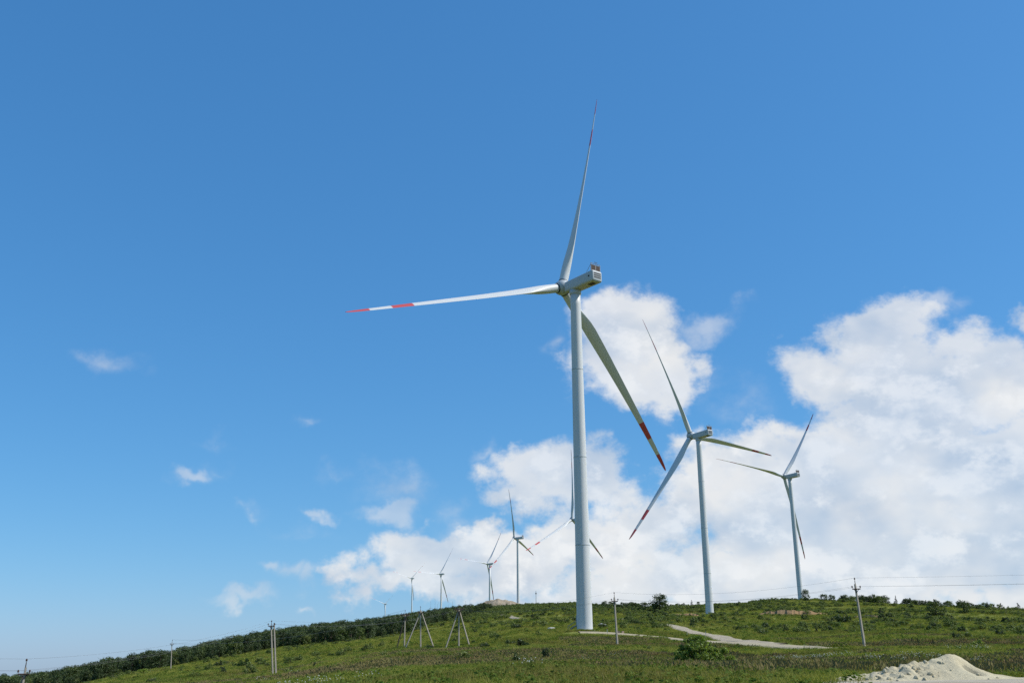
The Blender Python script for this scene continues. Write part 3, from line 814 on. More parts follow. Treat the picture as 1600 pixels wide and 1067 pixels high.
for tx, ty, rr_ in ((14.7, 221.3, 3.6), (81.68, 441.5, 3.6)):
    EXCL.append((tx, ty, rr_))

# ------------------------------------------------------------------ power line poles
def conc_post(mb, a, b, w0=.30, w1=.19, mi=0): mb.beam(a, b, w0, w1, 4, mi, .9, rad(35))

def insulator(parent, x, y, z, s_=1.0):
    m_ = MB(); m_.beam((x, y, z), (x, y, z + .16 * s_), .035, .035, 6, 0)
    b0 = len(m_.v)
    prof = [(.03, .12), (.085, .14), (.05, .19), (.085, .22), (.05, .27), (.07, .30), (.02, .36)]
    m_.rings([(r_ * s_ * 1.25, h_ * s_) for r_, h_ in prof], 10, 1)
    for i in range(b0, len(m_.v)): v = m_.v[i]; m_.v[i] = (v[0] + x, v[1] + y, v[2] + z)
    return m_.build('insulator', [M_RUST, M_PORC], parent)

def pole(px, D_, top_row, label, lean=(0, 0), rz=0.0, braces=(), twin=None, switch=False, xy=None, timber=False, armdrop=1.35):
    x, y = xy if xy else at(px, D_)
    z = gz(x, y)
    height = 9.5 if xy else ray(px, top_row)[2] * math.hypot(x, y) - z
    root = empty('power_pole', (x, y, z)); tag(root, label, 'power pole', 'concrete power line poles')
    c, s_ = math.cos(rz), math.sin(rz)
    top = Vector((lean[0], lean[1], height - .75))
    mat = M_WOODD if timber else M_CONC
    m_ = MB(); conc_post(m_, (-lean[0] * .1, -lean[1] * .1, -.8), top, *((.22, .16) if twin else (.27, .17))); m_.build('post', mat, root)
    def ln(zz): return Vector((lean[0] * zz / height, lean[1] * zz / height, zz))
    # steel top pin with insulator
    t0 = ln(height - 1.1); t1 = ln(height - .3)
    MB().beam(t0, t1, .09, .07, 6).build('top_pin', M_RUST, root)
    pins = [Vector((t1.x, t1.y, t1.z))]
    insulator(root, t1.x, t1.y, t1.z - .02)
    a = ln(height - armdrop); ah = .5
    e0, e1 = a + Vector((-c * ah, -s_ * ah, 0)), a + Vector((c * ah, s_ * ah, 0))
    m_ = MB(); m_.beam(e0 + Vector((0, -.14, 0)), e1 + Vector((0, -.14, 0)), .10, .10, 4)
    m_.beam(e0 * .6 + a * .4 + Vector((0, -.14, 0)), a + Vector((0, -.12, -.45)), .05); m_.beam(e1 * .6 + a * .4 + Vector((0, -.14, 0)), a + Vector((0, -.12, -.45)), .05)
    m_.build('crossarm', M_RUST, root)
    for e in (e0, e1):
        insulator(root, e.x, e.y - .14, e.z + .04)
        pins.append(Vector((e.x, e.y - .14, e.z)))
    for b_ in braces:
        bx, by, bz_, dark = b_
        g = gz(x + bx, y + by) - z
        m_ = MB(); conc_post(m_, (bx, by, g - .5), ln(height * bz_) + Vector((.1 * np.sign(bx), .12, 0)), .22, .16)
        m_.build('brace_leg', M_WOODD if dark else M_CONC, root)  # dark leg: its shade is put into the colour
    if twin:
        m_ = MB(); conc_post(m_, (twin[0], twin[1], -.6), (twin[0] * .85 + lean[0], twin[1] * .7, height - .85 + twin[2]), .23, .17); m_.build('twin_post', M_CONC, root)
        insulator(root, twin[0] * .85 + lean[0], twin[1] * .7, height - .9 + twin[2])
    if switch:
        m_ = MB(); a = ln(height - 1.0)
        m_.beam(a + Vector((-.95, .25, 0)), a + Vector((.95, .25, 0)), .12); m_.beam(a + Vector((-.95, -.35, .1)), a + Vector((.95, -.35, .1)), .10)
        m_.beam(a + Vector((0, -.5, .05)), a + Vector((0, .5, .05)), .12); m_.box(a + Vector((.12, -.2, -.85)), (.34, .30, .55))
        m_.build('switch_gear', M_RUST, root)
        for sx in (-.8, -.25, .35, .9): insulator(root, a.x + sx, a.y - .35, a.z + .12, .9)
    return [Vector((x, y, z)) + p + Vector((0, 0, .30)) for p in pins]

PINS = {}
PINS['lean'] = pole(1350, 137, 902, 'tall concrete power pole leaning left, behind the sand heap', (-.32, .1))
PINS['mid'] = pole(964.5, 165, 925, 'concrete power pole just right of the nearest turbine tower', (-.22, 0))
PINS['a2'] = pole(717, 217, 944, 'three-legged braced power pole, right one of the pair', (-.05, 0), 0, ((-2.85, -1.2, .86, False), (2.35, -1.0, .86, False)), None, True)
PINS['a1'] = pole(657.5, 228, 947, 'three-legged braced power pole, left one of the pair', (-.2, 0), 0, ((-3.45, -1.3, .84, False), (3.1, -1.1, .90, False)))
PINS['b'] = pole(632, 236, 953, 'single power pole with a dark slanting brace, left of the braced pair', (0, 0), 0, ((-1.75, -.6, .80, True),), None, True)
PINS['twin'] = pole(430, 165, 969, 'double concrete power pole in the left meadow', (-.75, 0), 0, (), (.42, .5, .25), armdrop=.8)
PINS['far'] = pole(271, 327, 999, 'slender power pole standing against the dark wood on the left', (-.35, 0))
PINS['left'] = pole(41, 110, 1029, 'power pole cut off by the lower left corner', (.3, 0), .2, (), (-.30, .25, -.9))
PINS['wood'] = pole(157.5, 480, 1034, 'dark timber power pole half lost in the left wood', (0, 0), 0, (), None, False, None, True)
rx_, ry_ = 113.0, 112.0
PINS['off'] = pole(0, 0, 0, 'next power pole of the line, beyond the right edge', (0, 0), .8, xy=(rx_, ry_))
lx_, ly_ = -96.0, 52.0
PINS['offl'] = pole(0, 0, 0, 'next power pole of the line, beyond the left edge', (0, 0), -.6, xy=(lx_, ly_))

def span(a, b, label, sag, rad_=.008, idx=(0, 1, 2)):
    A, B = PINS[a], PINS[b]
    root = empty('overhead_line', (A[0] + B[0]) / 2); tag(root, label, 'power line', 'overhead wires between the poles')
    for i in idx:
        p, q_ = A[i], B[i]; v, f = [], []; NSG = 26
        side = (q_ - p).cross(Vector((0, 0, 1))).normalized()
        for s_ in range(NSG + 1):
            t = s_ / NSG; c = p.lerp(q_, t) - Vector((0, 0, sag * 4 * t * (1 - t))) - root.location
            for kx, kz in ((1, 0), (0, 1), (-1, 0), (0, -1)): v.append(c + side * kx * rad_ + Vector((0, 0, kz * rad_)))
        for s_ in range(NSG):
            for k_ in range(4): f.append([s_ * 4 + k_, s_ * 4 + (k_ + 1) % 4, s_ * 4 + 4 + (k_ + 1) % 4, s_ * 4 + 4 + k_])
        mesh_obj('wire', v, f, M_WIRE, root)
span('off', 'lean', 'thin overhead wires from the leaning pole to the right edge', .6)
span('lean', 'mid', 'thin overhead wires between the leaning pole and the pole by the nearest tower', 1.0)
span('mid', 'a2', 'thin overhead wires passing behind the nearest turbine tower', 1.0)
span('a2', 'twin', 'thin overhead wires between the right braced pole and the double pole', 1.4)
span('twin', 'left', 'thin overhead wires between the double pole and the corner pole', 1.0)
span('left', 'offl', 'thin overhead wires leaving the corner pole to the left edge', .5)
span('b', 'far', 'thin overhead wires between the dark-braced pole and the slender pole', 2.0, .016)

# slim mast on the skyline
x, y = at(838.5, 1215); z = gz(x, y)
r0 = empty('skyline_mast', (x, y, z)); tag(r0, 'slim grey mast alone on the skyline, left of the nearest tower', 'mast')
MB().beam((0, 0, -1), (0, 0, 18.0), .75, .42, 8).build('mast_tube', M_STEEL, r0)
MB().beam((-1.0, 0, 15.2), (1.0, 0, 15.2), .34).box((0, 0, 14.6), (1.0, .6, 1.6)).build('mast_head', M_RUST, r0)
# distant substation with its lightning masts
sx0, sy0 = at(707, 1290); sz0 = gz(sx0, sy0)
sub = empty('substation', (sx0, sy0, sz0)); tag(sub, 'low pale substation buildings among the ridge trees', 'substation')
for i, (ox, w_, h_) in enumerate(((-20, 9, 3.6), (-9, 8, 4.4), (3, 10, 3.4), (14, 7, 4.8))):
    MB().box((ox, i % 2 * 3, h_ / 2), (w_, 6, h_)).build('control_building', M_CONCL, sub)
    MB().box((ox, i % 2 * 3, h_ + .14), (w_ + .6, 6.6, .25)).build('flat_roof', M_STEEL, sub)
    for k_ in range(3): MB().box((ox - w_ * .3 + k_ * w_ * .3, i % 2 * 3 - 3.03, h_ * .55), (1.1, .08, 1.2)).build('window', M_DARK, sub)
for i in range(9): 
    m_ = MB(); m_.beam((-28 + i * 6, -6, -1), (-28 + i * 6, -6, 5.0), .3); m_.beam((-28 + i * 6, -6, 4.8), (-24 + i * 6, -6, 4.8), .26); m_.build('busbar_frame', M_STEEL, sub)
for i, (px, tp) in enumerate(((672, 938), (679, 936), (683, 941), (700, 943), (706.5, 938), (727, 938), (734, 937))):
    x, y = at(px, 1320 + (i * 37) % 60); z = gz(x, y); ht = max(9, ray(px, tp)[2] * math.hypot(x, y) - z)
    r0 = empty('lightning_mast', (x, y, z)); tag(r0, 'needle thin lightning mast at the far substation', 'mast', 'lightning masts at the substation')
    MB().beam((0, 0, -1), (0, 0, ht * .6), .42, .30, 6).build('lower_tube', M_STEEL, r0)
    MB().beam((0, 0, ht * .6), (0, 0, ht), .22, .12, 6).build('upper_rod', M_STEEL, r0)

# marker posts and blocks beside the track under the nearest tower
for i, (px, py) in enumerate(((949, 990), (1074, 995), (1103, 993))):
    x, y = hit(px, py); r0 = empty('marker_post', (x, y, gz(x, y)))
    tag(r0, ('short white marker post beside the track near the nearest tower', 'short white marker post left of the gravel road bend', 'short white marker post beside the gravel road bend')[i], 'post')
    MB().beam((0, 0, -.3), (0, 0, .95), .12, .10).build('post', M_CONCL, r0); MB().beam((0, 0, .95), (0, 0, 1.15), .12, .09).build('cap', M_RED if i == 0 else M_DARK, r0)
for i, (px, py) in enumerate(((966.5, 990), (973, 990))):
    x, y = hit(px, py); m_ = MB(); m_.add(*[[(-.45, -.3, -.2), (.5, -.34, -.2), (.46, .3, -.2), (-.5, .33, -.2), (-.4, -.24, .75), (.42, -.3, .8), (.4, .27, .74), (-.41, .26, .7)], [[0, 3, 2, 1], [4, 5, 6, 7], [0, 1, 5, 4], [1, 2, 6, 5], [2, 3, 7, 6], [3, 0, 4, 7]]])
    o = m_.build('concrete_block', paint('reddish_block%d' % i, (.34, .25, .19), .9, .4)); o.location = (x, y, gz(x, y)); o.rotation_euler.z = .4 * i; o.scale = (.55, .55, .7)
    tag(o, ('brownish block left of the pair by the track', 'brownish block right of the pair by the track')[i], 'block')
for i, (px, py, s_) in enumerate(((940, 977.5, 1.0), (946, 975, .8), (862, 983, .7))):
    x, y = hit(px, py); bm = bmesh.new(); bmesh.ops.create_icosphere(bm, subdivisions=2, radius=1)
    for v in bm.verts: kk = 1 + 1.0 * float(fbm(np.array(v.co.x * 1.5 + i * 4), np.array(v.co.y * 1.5 + v.co.z), 80)); v.co = Vector((v.co.x * kk * 1.5 * s_, v.co.y * kk * s_, v.co.z * kk * .55 * s_))
    me = bpy.data.meshes.new('boulder'); bm.to_mesh(me); bm.free(); me.materials.append(M_CONCL)
    o = bpy.data.objects.new('boulder', me); COL.objects.link(o); o.location = (x, y, gz(x, y) + .1)
    tag(o, ('pale boulder right of the nearest tower, larger of two', 'pale boulder right of the nearest tower, smaller of two', 'pale boulder left of the nearest tower')[i], 'boulder')

# ------------------------------------------------------------------ vegetation prototypes
def leaves(rs, centres, radii, n_leaf, size, up=.25):
    """many small leaf faces spread through overlapping clumps"""
    k_ = len(centres); idx = rs.integers(0, k_, n_leaf)
    d = rs.normal(size=(n_leaf, 3)); d /= np.linalg.norm(d, axis=1)[:, None]
    r_ = rs.random(n_leaf) ** .45
    p = centres[idx] + d * radii[idx] * r_[:, None]
    nrm = d * .7 + rs.normal(size=(n_leaf, 3)) * .55; nrm[:, 2] += up; nrm /= np.linalg.norm(nrm, axis=1)[:, None]
    t = np.cross(nrm, rs.normal(size=(n_leaf, 3))); t /= np.linalg.norm(t, axis=1)[:, None]; b_ = np.cross(nrm, t)
    s_ = size * (.6 + .8 * rs.random(n_leaf))[:, None]
    v = np.stack([p - t * s_ * .5, p - b_ * s_ * .3 + nrm * s_ * .06, p + t * s_ * .5, p + b_ * s_ * .3 + nrm * s_ * .06], 1).reshape(-1, 3)
    return v, np.arange(n_leaf * 4).reshape(-1, 4)

def stem_mesh(rs, h, r_, n_limb, reach, lean=.05):
    m_ = MB(); p = Vector((0, 0, -.4)); q_ = Vector((lean * h, 0, h * .45)); e = Vector((lean * h * 1.5, lean * h * .5, h * .85))
    m_.beam(p, q_, r_ * 2, r_ * 1.4, 7); m_.beam(q_, e, r_ * 1.4, r_ * .4, 6)
    for i in range(n_limb):
        a = rs.random() * 6.28; s0 = p.lerp(e, .35 + .5 * rs.random())
        m_.beam(s0, s0 + Vector((math.cos(a) * reach, math.sin(a) * reach, reach * (.5 + .7 * rs.random()))), r_ * .7, r_ * .2, 5)
    return m_

def broadleaf(seed, h, w, n_leaf, size, mat, n_cl=16, base=.05):
    rs = np.random.default_rng(seed)
    cs, rr = [], []
    for i in range(n_cl):
        t = rs.random(); a = rs.random() * 6.28
        zc = h * (base + (1 - base) * t * .88)
        wid = w / 2 * math.sqrt(max(.06, 1 - (abs(t - .36) / .68) ** 2)) * (.55 + .4 * rs.random())
        cs.append((math.cos(a) * wid * .8, math.sin(a) * wid * .8, zc)); k_ = w * (.15 + .12 * rs.random()); rr.append((k_, k_, k_ * .85))
    v, f = leaves(rs, np.array(cs), np.array(rr), n_leaf, size)
    return v, f, stem_mesh(rs, h, h * .022 + .03, 6, w * .3)
def conifer(seed, h, w, n_leaf, size, mat):
    rs = np.random.default_rng(seed); cs, rr = [], []
    tiers = 9
    for i in range(tiers):
        t = i / (tiers - 1); R_ = w / 2 * (1 - t) ** .85 + .05 * w
        for j in range(max(2, int(7 * (1 - t)) + 1)):
            a = rs.random() * 6.28; cs.append((math.cos(a) * R_ * .6, math.sin(a) * R_ * .6, h * (.10 + .86 * t) - R_ * .15)); rr.append((R_ * .48, R_ * .48, h * .05))
    v, f = leaves(rs, np.array(cs), np.array(rr), n_leaf, size, .1)
    return v, f, stem_mesh(rs, h, h * .016 + .02, 0, .1, 0)
def shrub(seed, h, w, n_leaf, size, mat, n_cl=9):
    rs = np.random.default_rng(seed); cs, rr = [], []
    for i in range(n_cl):
        a = rs.random() * 6.28; q_ = rs.random() ** .6 * w * .36
        zc = h * (.22 + .5 * rs.random()) * (1 - .45 * (q_ / (w * .36)) ** 2)
        cs.append((math.cos(a) * q_, math.sin(a) * q_, zc)); k_ = w * (.13 + .08 * rs.random()); rr.append((k_, k_, min(k_, h * .3)))
    v, f = leaves(rs, np.array(cs), np.array(rr), n_leaf, size)
    m_ = MB()
    for i in range(5):
        a = rs.random() * 6.28; m_.beam((0, 0, -.2), (math.cos(a) * w * .25, math.sin(a) * w * .25, h * .6), .06 * h * .5, .02, 5)
    return v, f, m_

def veg_meshes(kind, mat, *a, **kw):
    v, f, st = kind(*a, mat, **kw)
    crown = fast_mesh('crown', v, f, mat, False)
    trunk = st.build('trunk', M_BARK, link=False).data
    # joined version for small copies
    sv = np.array([tuple(p) for p in st.v]); both = bpy.data.meshes.new('tree')
    fl = [list(map(int, q_)) for q_ in f] + [[i + len(v) for i in q_] for q_ in st.f]
    both.from_pydata(np.concatenate([v, sv]).tolist(), [], fl); both.materials.append(mat); both.materials.append(M_BARK)
    both.polygons.foreach_set('material_index', np.array([0] * len(f) + [1] * len(st.f), dtype=np.int32)); both.update()
    return crown, trunk, both
BROAD = [veg_meshes(broadleaf, M_LEAF_DARK, 10 + i, 9.5, 7.4 + .5 * (i % 3), 1600, .62, n_cl=34) for i in range(5)]
BROADM = [veg_meshes(broadleaf, M_LEAF_MID, 40 + i, 8.0, 6.6, 1300, .50, n_cl=30) for i in range(3)]
CONIF = [veg_meshes(conifer, M_NEEDLE, 30 + i, 9.0, 4.0, 900, .48) for i in range(2)]
BUSHD = [veg_meshes(shrub, M_LEAF_DARK, 50 + i, 1.0, 1.25, 520, .12) for i in range(4)]
BUSHM = [veg_meshes(shrub, M_LEAF_MID, 60 + i, 1.0, 1.3, 420, .13) for i in range(4)]
BUSHL = [veg_meshes(shrub, M_LEAF_LITE, 70 + i, 1.0, 1.35, 420, .12) for i in range(2)]

def plant(name, meshes, x, y, sx, sz, label, cat, group=None, parts=False, rz=None, rr=random.Random(7)):
    z = gz(x, y)
    rz = rr.random() * 6.28 if rz is None else rz
    if parts:
        r0 = empty(name, (x, y, z), rz); r0.scale = (sx, sx, sz)
        for nm, me in (('crown', meshes[0]), ('trunk', meshes[1])):
            o = bpy.data.objects.new(nm, me); COL.objects.link(o); o.parent = r0
    else:
        r0 = bpy.data.objects.new(name, meshes[2]); COL.objects.link(r0); r0.location = (x, y, z); r0.rotation_euler.z = rz; r0.scale = (sx, sx, sz)
    tag(r0, label, cat, group)
    return r0

def px_plant(px, py, wpx, hpx, fam, label, name='shrub', cat='shrub', parts=True, D_=None, seed=0, group=None):
    """one plant whose foot stands where the photograph shows it"""
    x, y = at(px, D_) if D_ else hit(px, py)
    d = math.hypot(x, y); base_h = {'b': 9.5, 'm': 8.0, 'c': 9.0}.get(fam, 1.0); base_w = {'b': 7.0, 'm': 6.0, 'c': 4.0}.get(fam, 1.25)
    lib = {'b': BROAD, 'm': BROADM, 'c': CONIF, 'd': BUSHD, 's': BUSHM, 'l': BUSHL}[fam]
    return plant(name, lib[seed % len(lib)], x, y, wpx * d / FPX / base_w, hpx * d / FPX / base_h, label, cat, group, parts)

# the big bright bush in the foreground meadow
bx_, by_ = hit(1092, 1041)
def big_bush():
    rs = np.random.default_rng(91); d = math.hypot(bx_, by_); w = 78 * d / FPX; h = 50 * d / FPX
    cs, rr = [], []
    for i in range(120):
        a = rs.random() * 6.28; q_ = rs.random() ** .5 * w * .42
        zc = h * (.10 + .80 * rs.random() ** .6) * (1 - .6 * (q_ / (w * .42)) ** 2); cs.append((math.cos(a) * q_, math.sin(a) * q_ * .8, zc)); k_ = w * (.04 + .04 * rs.random()); rr.append((k_, k_, k_ * .9))
    for i in range(14):
        cs.append((w * (.42 + .28 * rs.random()), rs.normal() * w * .08, h * (.12 + .35 * rs.random()))); k_ = w * .06; rr.append((k_, k_, k_))
    v, f = leaves(rs, np.array(cs), np.array(rr), 15000, .13 * d / 90)
    r0 = empty('willow_bush', (bx_, by_, gz(bx_, by_))); tag(r0, 'large bright green bush in the foreground meadow', 'bush')
    o = bpy.data.objects.new('foliage', fast_mesh('foliage', v, f, M_LEAF_LITE, False)); COL.objects.link(o); o.parent = r0
    m_ = MB()
    for i in range(14):
        a = rs.random() * 6.28; m_.beam((0, 0, -.2), (math.cos(a) * w * .33, math.sin(a) * w * .28, h * .7), .07, .02, 5)
    m_.build('stems', M_BARK, r0)
big_bush()

NAMED = [
    (806, 1038, 19, 21, 'd', 'round dark shrub in the meadow below the nearest tower, left of two'),
    (853, 1031, 17, 24, 'd', 'upright dark shrub in the meadow below the nearest tower, right of two'),
    (812, 1012, 34, 16, 'd', 'wide low dark shrub clump left of the nearest tower base'),
    (933, 1011, 8, 9, 'd', 'small dark shrub left of the pole by the nearest tower'),
    (941, 1013, 6, 7, 'd', 'tiny dark shrub right beside the pole by the nearest tower'),
    (757, 1013, 24, 11, 'd', 'low dark shrub right of the braced poles, upper of two'),
    (754, 1021, 14, 9, 'd', 'low dark shrub right of the braced poles, lower of two'),
    (798, 1007, 18, 12, 'd', 'dark shrub at the right end of the low shrubs by the braced poles'),
    (660, 1015, 13, 7, 's', 'low green shrub at the foot of the left braced pole'),
    (417, 1043, 11, 9, 'd', 'small dark shrub just left of the double pole'),
    (492, 1043, 8, 10, 'd', 'small dark upright shrub right of the double pole'),
    (457, 1048, 9, 7, 'd', 'small low shrub nearest the double pole on its right'),
    (468, 1047, 7, 8, 'd', 'tiny shrub second from the double pole on its right'),
    (604, 1046, 10, 9, 'd', 'small dark shrub in the meadow below the dark-braced pole'),
    (568, 1042, 10, 7, 's', 'small green shrub in the open left meadow'),
    (644, 1050, 17, 10, 'd', 'broad dark shrub in the meadow below the left braced pole'),
    (618, 1052, 14, 8, 's', 'pale green shrub beside the broad dark shrub below the braced poles'),
    (411, 1057, 7, 7, 'd', 'lowest small shrub left of the double pole'),
    (346, 1052, 16, 12, 'd', 'dark shrub in the meadow at the edge of the left wood'),
    (225, 1052, 24, 9, 'l', 'yellow green shrub at the foot of the left wood'),
    (310, 1046, 12, 8, 's', 'green shrub between the slender pole and the meadow shrub'),
    (1007, 955, 22, 14, 'b', 'low dark tree left of the round dark tree on the saddle'),
    (1026, 959, 15, 8, 'd', 'dark bush under the left side of the round dark tree'),
    (1320, 973, 32, 19, 'd', 'broad dark shrub left of the leaning pole'),
    (1377, 961, 9, 11, 'c', 'small dark conifer right of the leaning pole'),
    (1365, 976, 11, 7, 'd', 'low dark shrub below the small conifer by the leaning pole'),
    (1464, 962, 30, 19, 'b', 'wide round dark tree high on the right slope'),
    (1506, 958, 20, 19, 'b', 'round dark tree right of the widest one on the right slope'),
    (1494, 1001, 17, 15, 'd', 'round dark shrub low on the right slope behind the sand heap'),
    (1543, 970, 8, 9, 'd', 'small dark shrub on the far right slope'),
    (1553, 986, 22, 9, 'd', 'flat dark shrub on the far right slope, below the small one'),
    (1572, 989, 16, 9, 'd', 'flat dark shrub second from the right edge'),
    (1592, 994, 17, 14, 's', 'grey green shrub nearest the right edge'),
    (1601, 988, 14, 16, 'd', 'dark shrub cut by the right edge'),
    (1426, 1006, 7, 9, 'c', 'tiny dark conifer on the right slope, left one of three'),
    (1435, 1009, 8, 11, 'c', 'tiny dark conifer on the right slope, middle one of three'),
    (1458, 1011, 10, 12, 'c', 'small dark conifer on the right slope, right one of three'),
    (1228, 988, 13, 11, 'd', 'dark shrub below the long earth bank, left one'),
    (1276, 989, 6, 9, 'd', 'narrow dark shrub below the long earth bank, right one'),
    (1082, 978, 9, 10, 'd', 'dark shrub left of the second tower foot'),
    (832, 966, 8, 9, 'c', 'tiny dark conifer left of the nearest tower'),
    (842, 969, 9, 7, 'd', 'dark shrub beside the tiny conifer left of the nearest tower'),
    (1528, 1012, 20, 22, 'l', 'pale green loose shrub on the slope behind the sand heap'),
]
for i, (px, py, w_, h_, fam, lab) in enumerate(NAMED):
    nm, ct = {'b': ('broadleaf_tree', 'tree'), 'c': ('conifer_tree', 'tree')}.get(fam, ('shrub', 'shrub'))
    px_plant(px, py, w_, h_, fam, lab, nm, ct, True, None, i)
for i, (px, D_, w_, h_, fam, lab) in enumerate([
    (1034, 560, 29, 27, 'b', 'large round dark tree standing on the saddle between the two nearest towers'),
    (1266, 640, 14, 17, 'b', 'dark tree just right of the rightmost turbine tower'),
    (1294, 650, 12, 11, 'b', 'low dark tree second right of the rightmost turbine tower'),
    (1306, 655, 11, 10, 'b', 'low dark tree third right of the rightmost turbine tower'),
    (1407, 668, 7, 13, 'c', 'single dark conifer on the skyline right of the leaning pole'),
    (1084.5, 720, 6, 9, 'c', 'tiny conifer on the skyline left of the second tower'),
    (1095, 720, 6, 6, 'b', 'tiny tree on the skyline beside the second tower'),
    (1551, 690, 9, 11, 'c', 'dark conifer on the skyline near the right edge'),
    (585.5, 1100, 6, 9, 'c', 'tiny dark conifer on the skyline left of the smallest turbine')]):
    nm, ct = ('conifer_tree', 'tree') if fam == 'c' else ('broadleaf_tree', 'tree')
    px_plant(px, 0, w_, h_, fam, lab, nm, ct, True, D_, i)

rv_ = random.Random(12)
def skyline(px0, px1, D0, D1, count, h0, h1, fams, label, group):
    for i in range(count):
        px = px0 + (px1 - px0) * (i + rv_.random()) / count; D_ = D0 + (D1 - D0) * rv_.random(); hh = h0 + (h1 - h0) * rv_.random()
        px_plant(px, 0, hh * (.8 + .6 * rv_.random()), hh, rv_.choice(fams), label, 'skyline_tree', 'tree', False, D_, rv_.randrange(9), group)
skyline(1320, 1356, 655, 680, 10, 6, 11, 'bbm', 'small dark tree in the skyline row behind the leaning pole', 'skyline trees behind the leaning pole')
skyline(1352, 1390, 655, 690, 12, 9, 14, 'bm', 'dark tree in the skyline clump right of the leaning pole', 'skyline clump right of the leaning pole')
skyline(1416, 1472, 670, 700, 20, 6, 12, 'bmc', 'dark tree in the low skyline row above the wide round tree', 'skyline row on the right slope')
skyline(1476, 1600, 675, 710, 30, 4, 11, 'bbmc', 'small dark tree on the skyline near the right edge', 'skyline trees near the right edge')
skyline(930, 1003, 690, 900, 34, 6, 10, 'bbm', 'small dark tree in the row right of the nearest tower', 'tree row right of the nearest tower')
skyline(1040, 1075, 720, 900, 8, 3, 6, 'b', 'tiny dark tree on the saddle skyline', 'tiny trees on the saddle')
skyline(1110, 1250, 640, 720, 14, 2.5, 5, 'bc', 'tiny tree on the bare skyline between the second and rightmost towers', 'tiny skyline trees')

# ------------------------------------------------------------------ instanced ground cover (uncountable)
def stuff(name, pts, rot, scl, kinds, protos, label):
    me = bpy.data.meshes.new(name)
    me.vertices.add(len(pts)); me.vertices.foreach_set('co', np.asarray(pts, np.float32).ravel())
    for an, arr in (('rot', rot), ('scl', scl)):
        at_ = me.attributes.new(an, 'FLOAT_VECTOR', 'POINT'); at_.data.foreach_set('vector', np.asarray(arr, np.float32).ravel())
    at_ = me.attributes.new('kind', 'INT', 'POINT'); at_.data.foreach_set('value', np.asarray(kinds, np.int32))
    o = bpy.data.objects.new(name, me); COL.objects.link(o)
    g = bpy.data.node_groups.new(name, 'GeometryNodeTree')
    g.interface.new_socket('Geometry', in_out='INPUT', socket_type='NodeSocketGeometry'); g.interface.new_socket('Geometry', in_out='OUTPUT', socket_type='NodeSocketGeometry')
    gi, go = g.nodes.new('NodeGroupInput'), g.nodes.new('NodeGroupOutput')
    def attr(nm, typ):
        a_ = g.nodes.new('GeometryNodeInputNamedAttribute'); a_.data_type = typ; a_.inputs[0].default_value = nm; return a_.outputs[0]
    ra, sa, ka = attr('rot', 'FLOAT_VECTOR'), attr('scl', 'FLOAT_VECTOR'), attr('kind', 'INT')
    j = g.nodes.new('GeometryNodeJoinGeometry')
    for k_, pm in enumerate(protos):
        po = bpy.data.objects.new('proto', pm)
        oi = g.nodes.new('GeometryNodeObjectInfo'); oi.inputs['Object'].default_value = po; oi.inputs['As Instance'].default_value = True
        cp = g.nodes.new('FunctionNodeCompare'); cp.data_type = 'INT'; cp.operation = 'EQUAL'; g.links.new(ka, cp.inputs[2]); cp.inputs[3].default_value = k_
        ip = g.nodes.new('GeometryNodeInstanceOnPoints')
        g.links.new(gi.outputs[0], ip.inputs['Points']); g.links.new(cp.outputs[0], ip.inputs['Selection']); g.links.new(oi.outputs['Geometry'], ip.inputs['Instance'])
        g.links.new(ra, ip.inputs['Rotation']); g.links.new(sa, ip.inputs['Scale']); g.links.new(ip.outputs[0], j.inputs[0])
    g.links.new(j.outputs[0], go.inputs[0])
    md = o.modifiers.new('scatter', 'NODES'); md.node_group = g
    tag(o, label, name.replace('_', ' '), kind='stuff')
    return o

rg = np.random.default_rng(3)
EX = np.array(EXCL)
def clear_of(x, y, pad=0.35):
    ok = ((x - HX - 6.6) / 10.8) ** 2 + ((y - HY + 2.2) / 7.8) ** 2 > 1 + 1.2 * fbm(x / 3, y / 3, 66, 3)
    ok &= ~((x > HX - 4.6) & (y < HY - 1) & (x > 2.0 + (HX - 4.6 - 2) * y / HY))
    for ex, ey, er in EX[::2]: ok &= (x - ex) ** 2 + (y - ey) ** 2 > (er + pad) ** 2
    return ok
def wedge(n_, d0, d1, a0=-33, a1=33):
    d = np.sqrt(rg.random(n_) * (d1 ** 2 - d0 ** 2) + d0 ** 2); a = np.radians(a0 + (a1 - a0) * rg.random(n_))
    return d * np.sin(a), d * np.cos(a), d

# the wood on the left slope: nearest trees one by one, the mass behind them as one
def wood_density(x, y):
    d = np.hypot(x, y); a = np.degrees(np.arctan2(x, y))
    # inner edge of the wood by direction
    edge = np.interp(a, [-40, -26, -18.5, -13, -9, -6, -3, -1], [470, 420, 400, 420, 400, 440, 640, 900])
    lim = np.interp(a, [-40, -26, -18.5, -13, -6, -2, -1], [900, 850, 800, 1000, 1250, 1330, 1100])
    m_ = (d > edge + 60 * fbm(x / 60, y / 60, 71, 3)) & (d < lim) & (a < -1.2)
    gap = fbm(x / 85, y / 85, 77, 3) + .10 * np.clip((-9 - a) / 10, -.6, 1)
    m_ &= ~((d > 1000) & (a > -5.2))
    return m_ & (gap > np.interp(a, [-20, -12, -4, -2], [-.09, -.15, -.13, -.06]))
wx, wy, wd = wedge(42000, 390, 1350, -34, -1)
keep = wood_density(wx, wy)
wx, wy, wd = wx[keep], wy[keep], wd[keep]
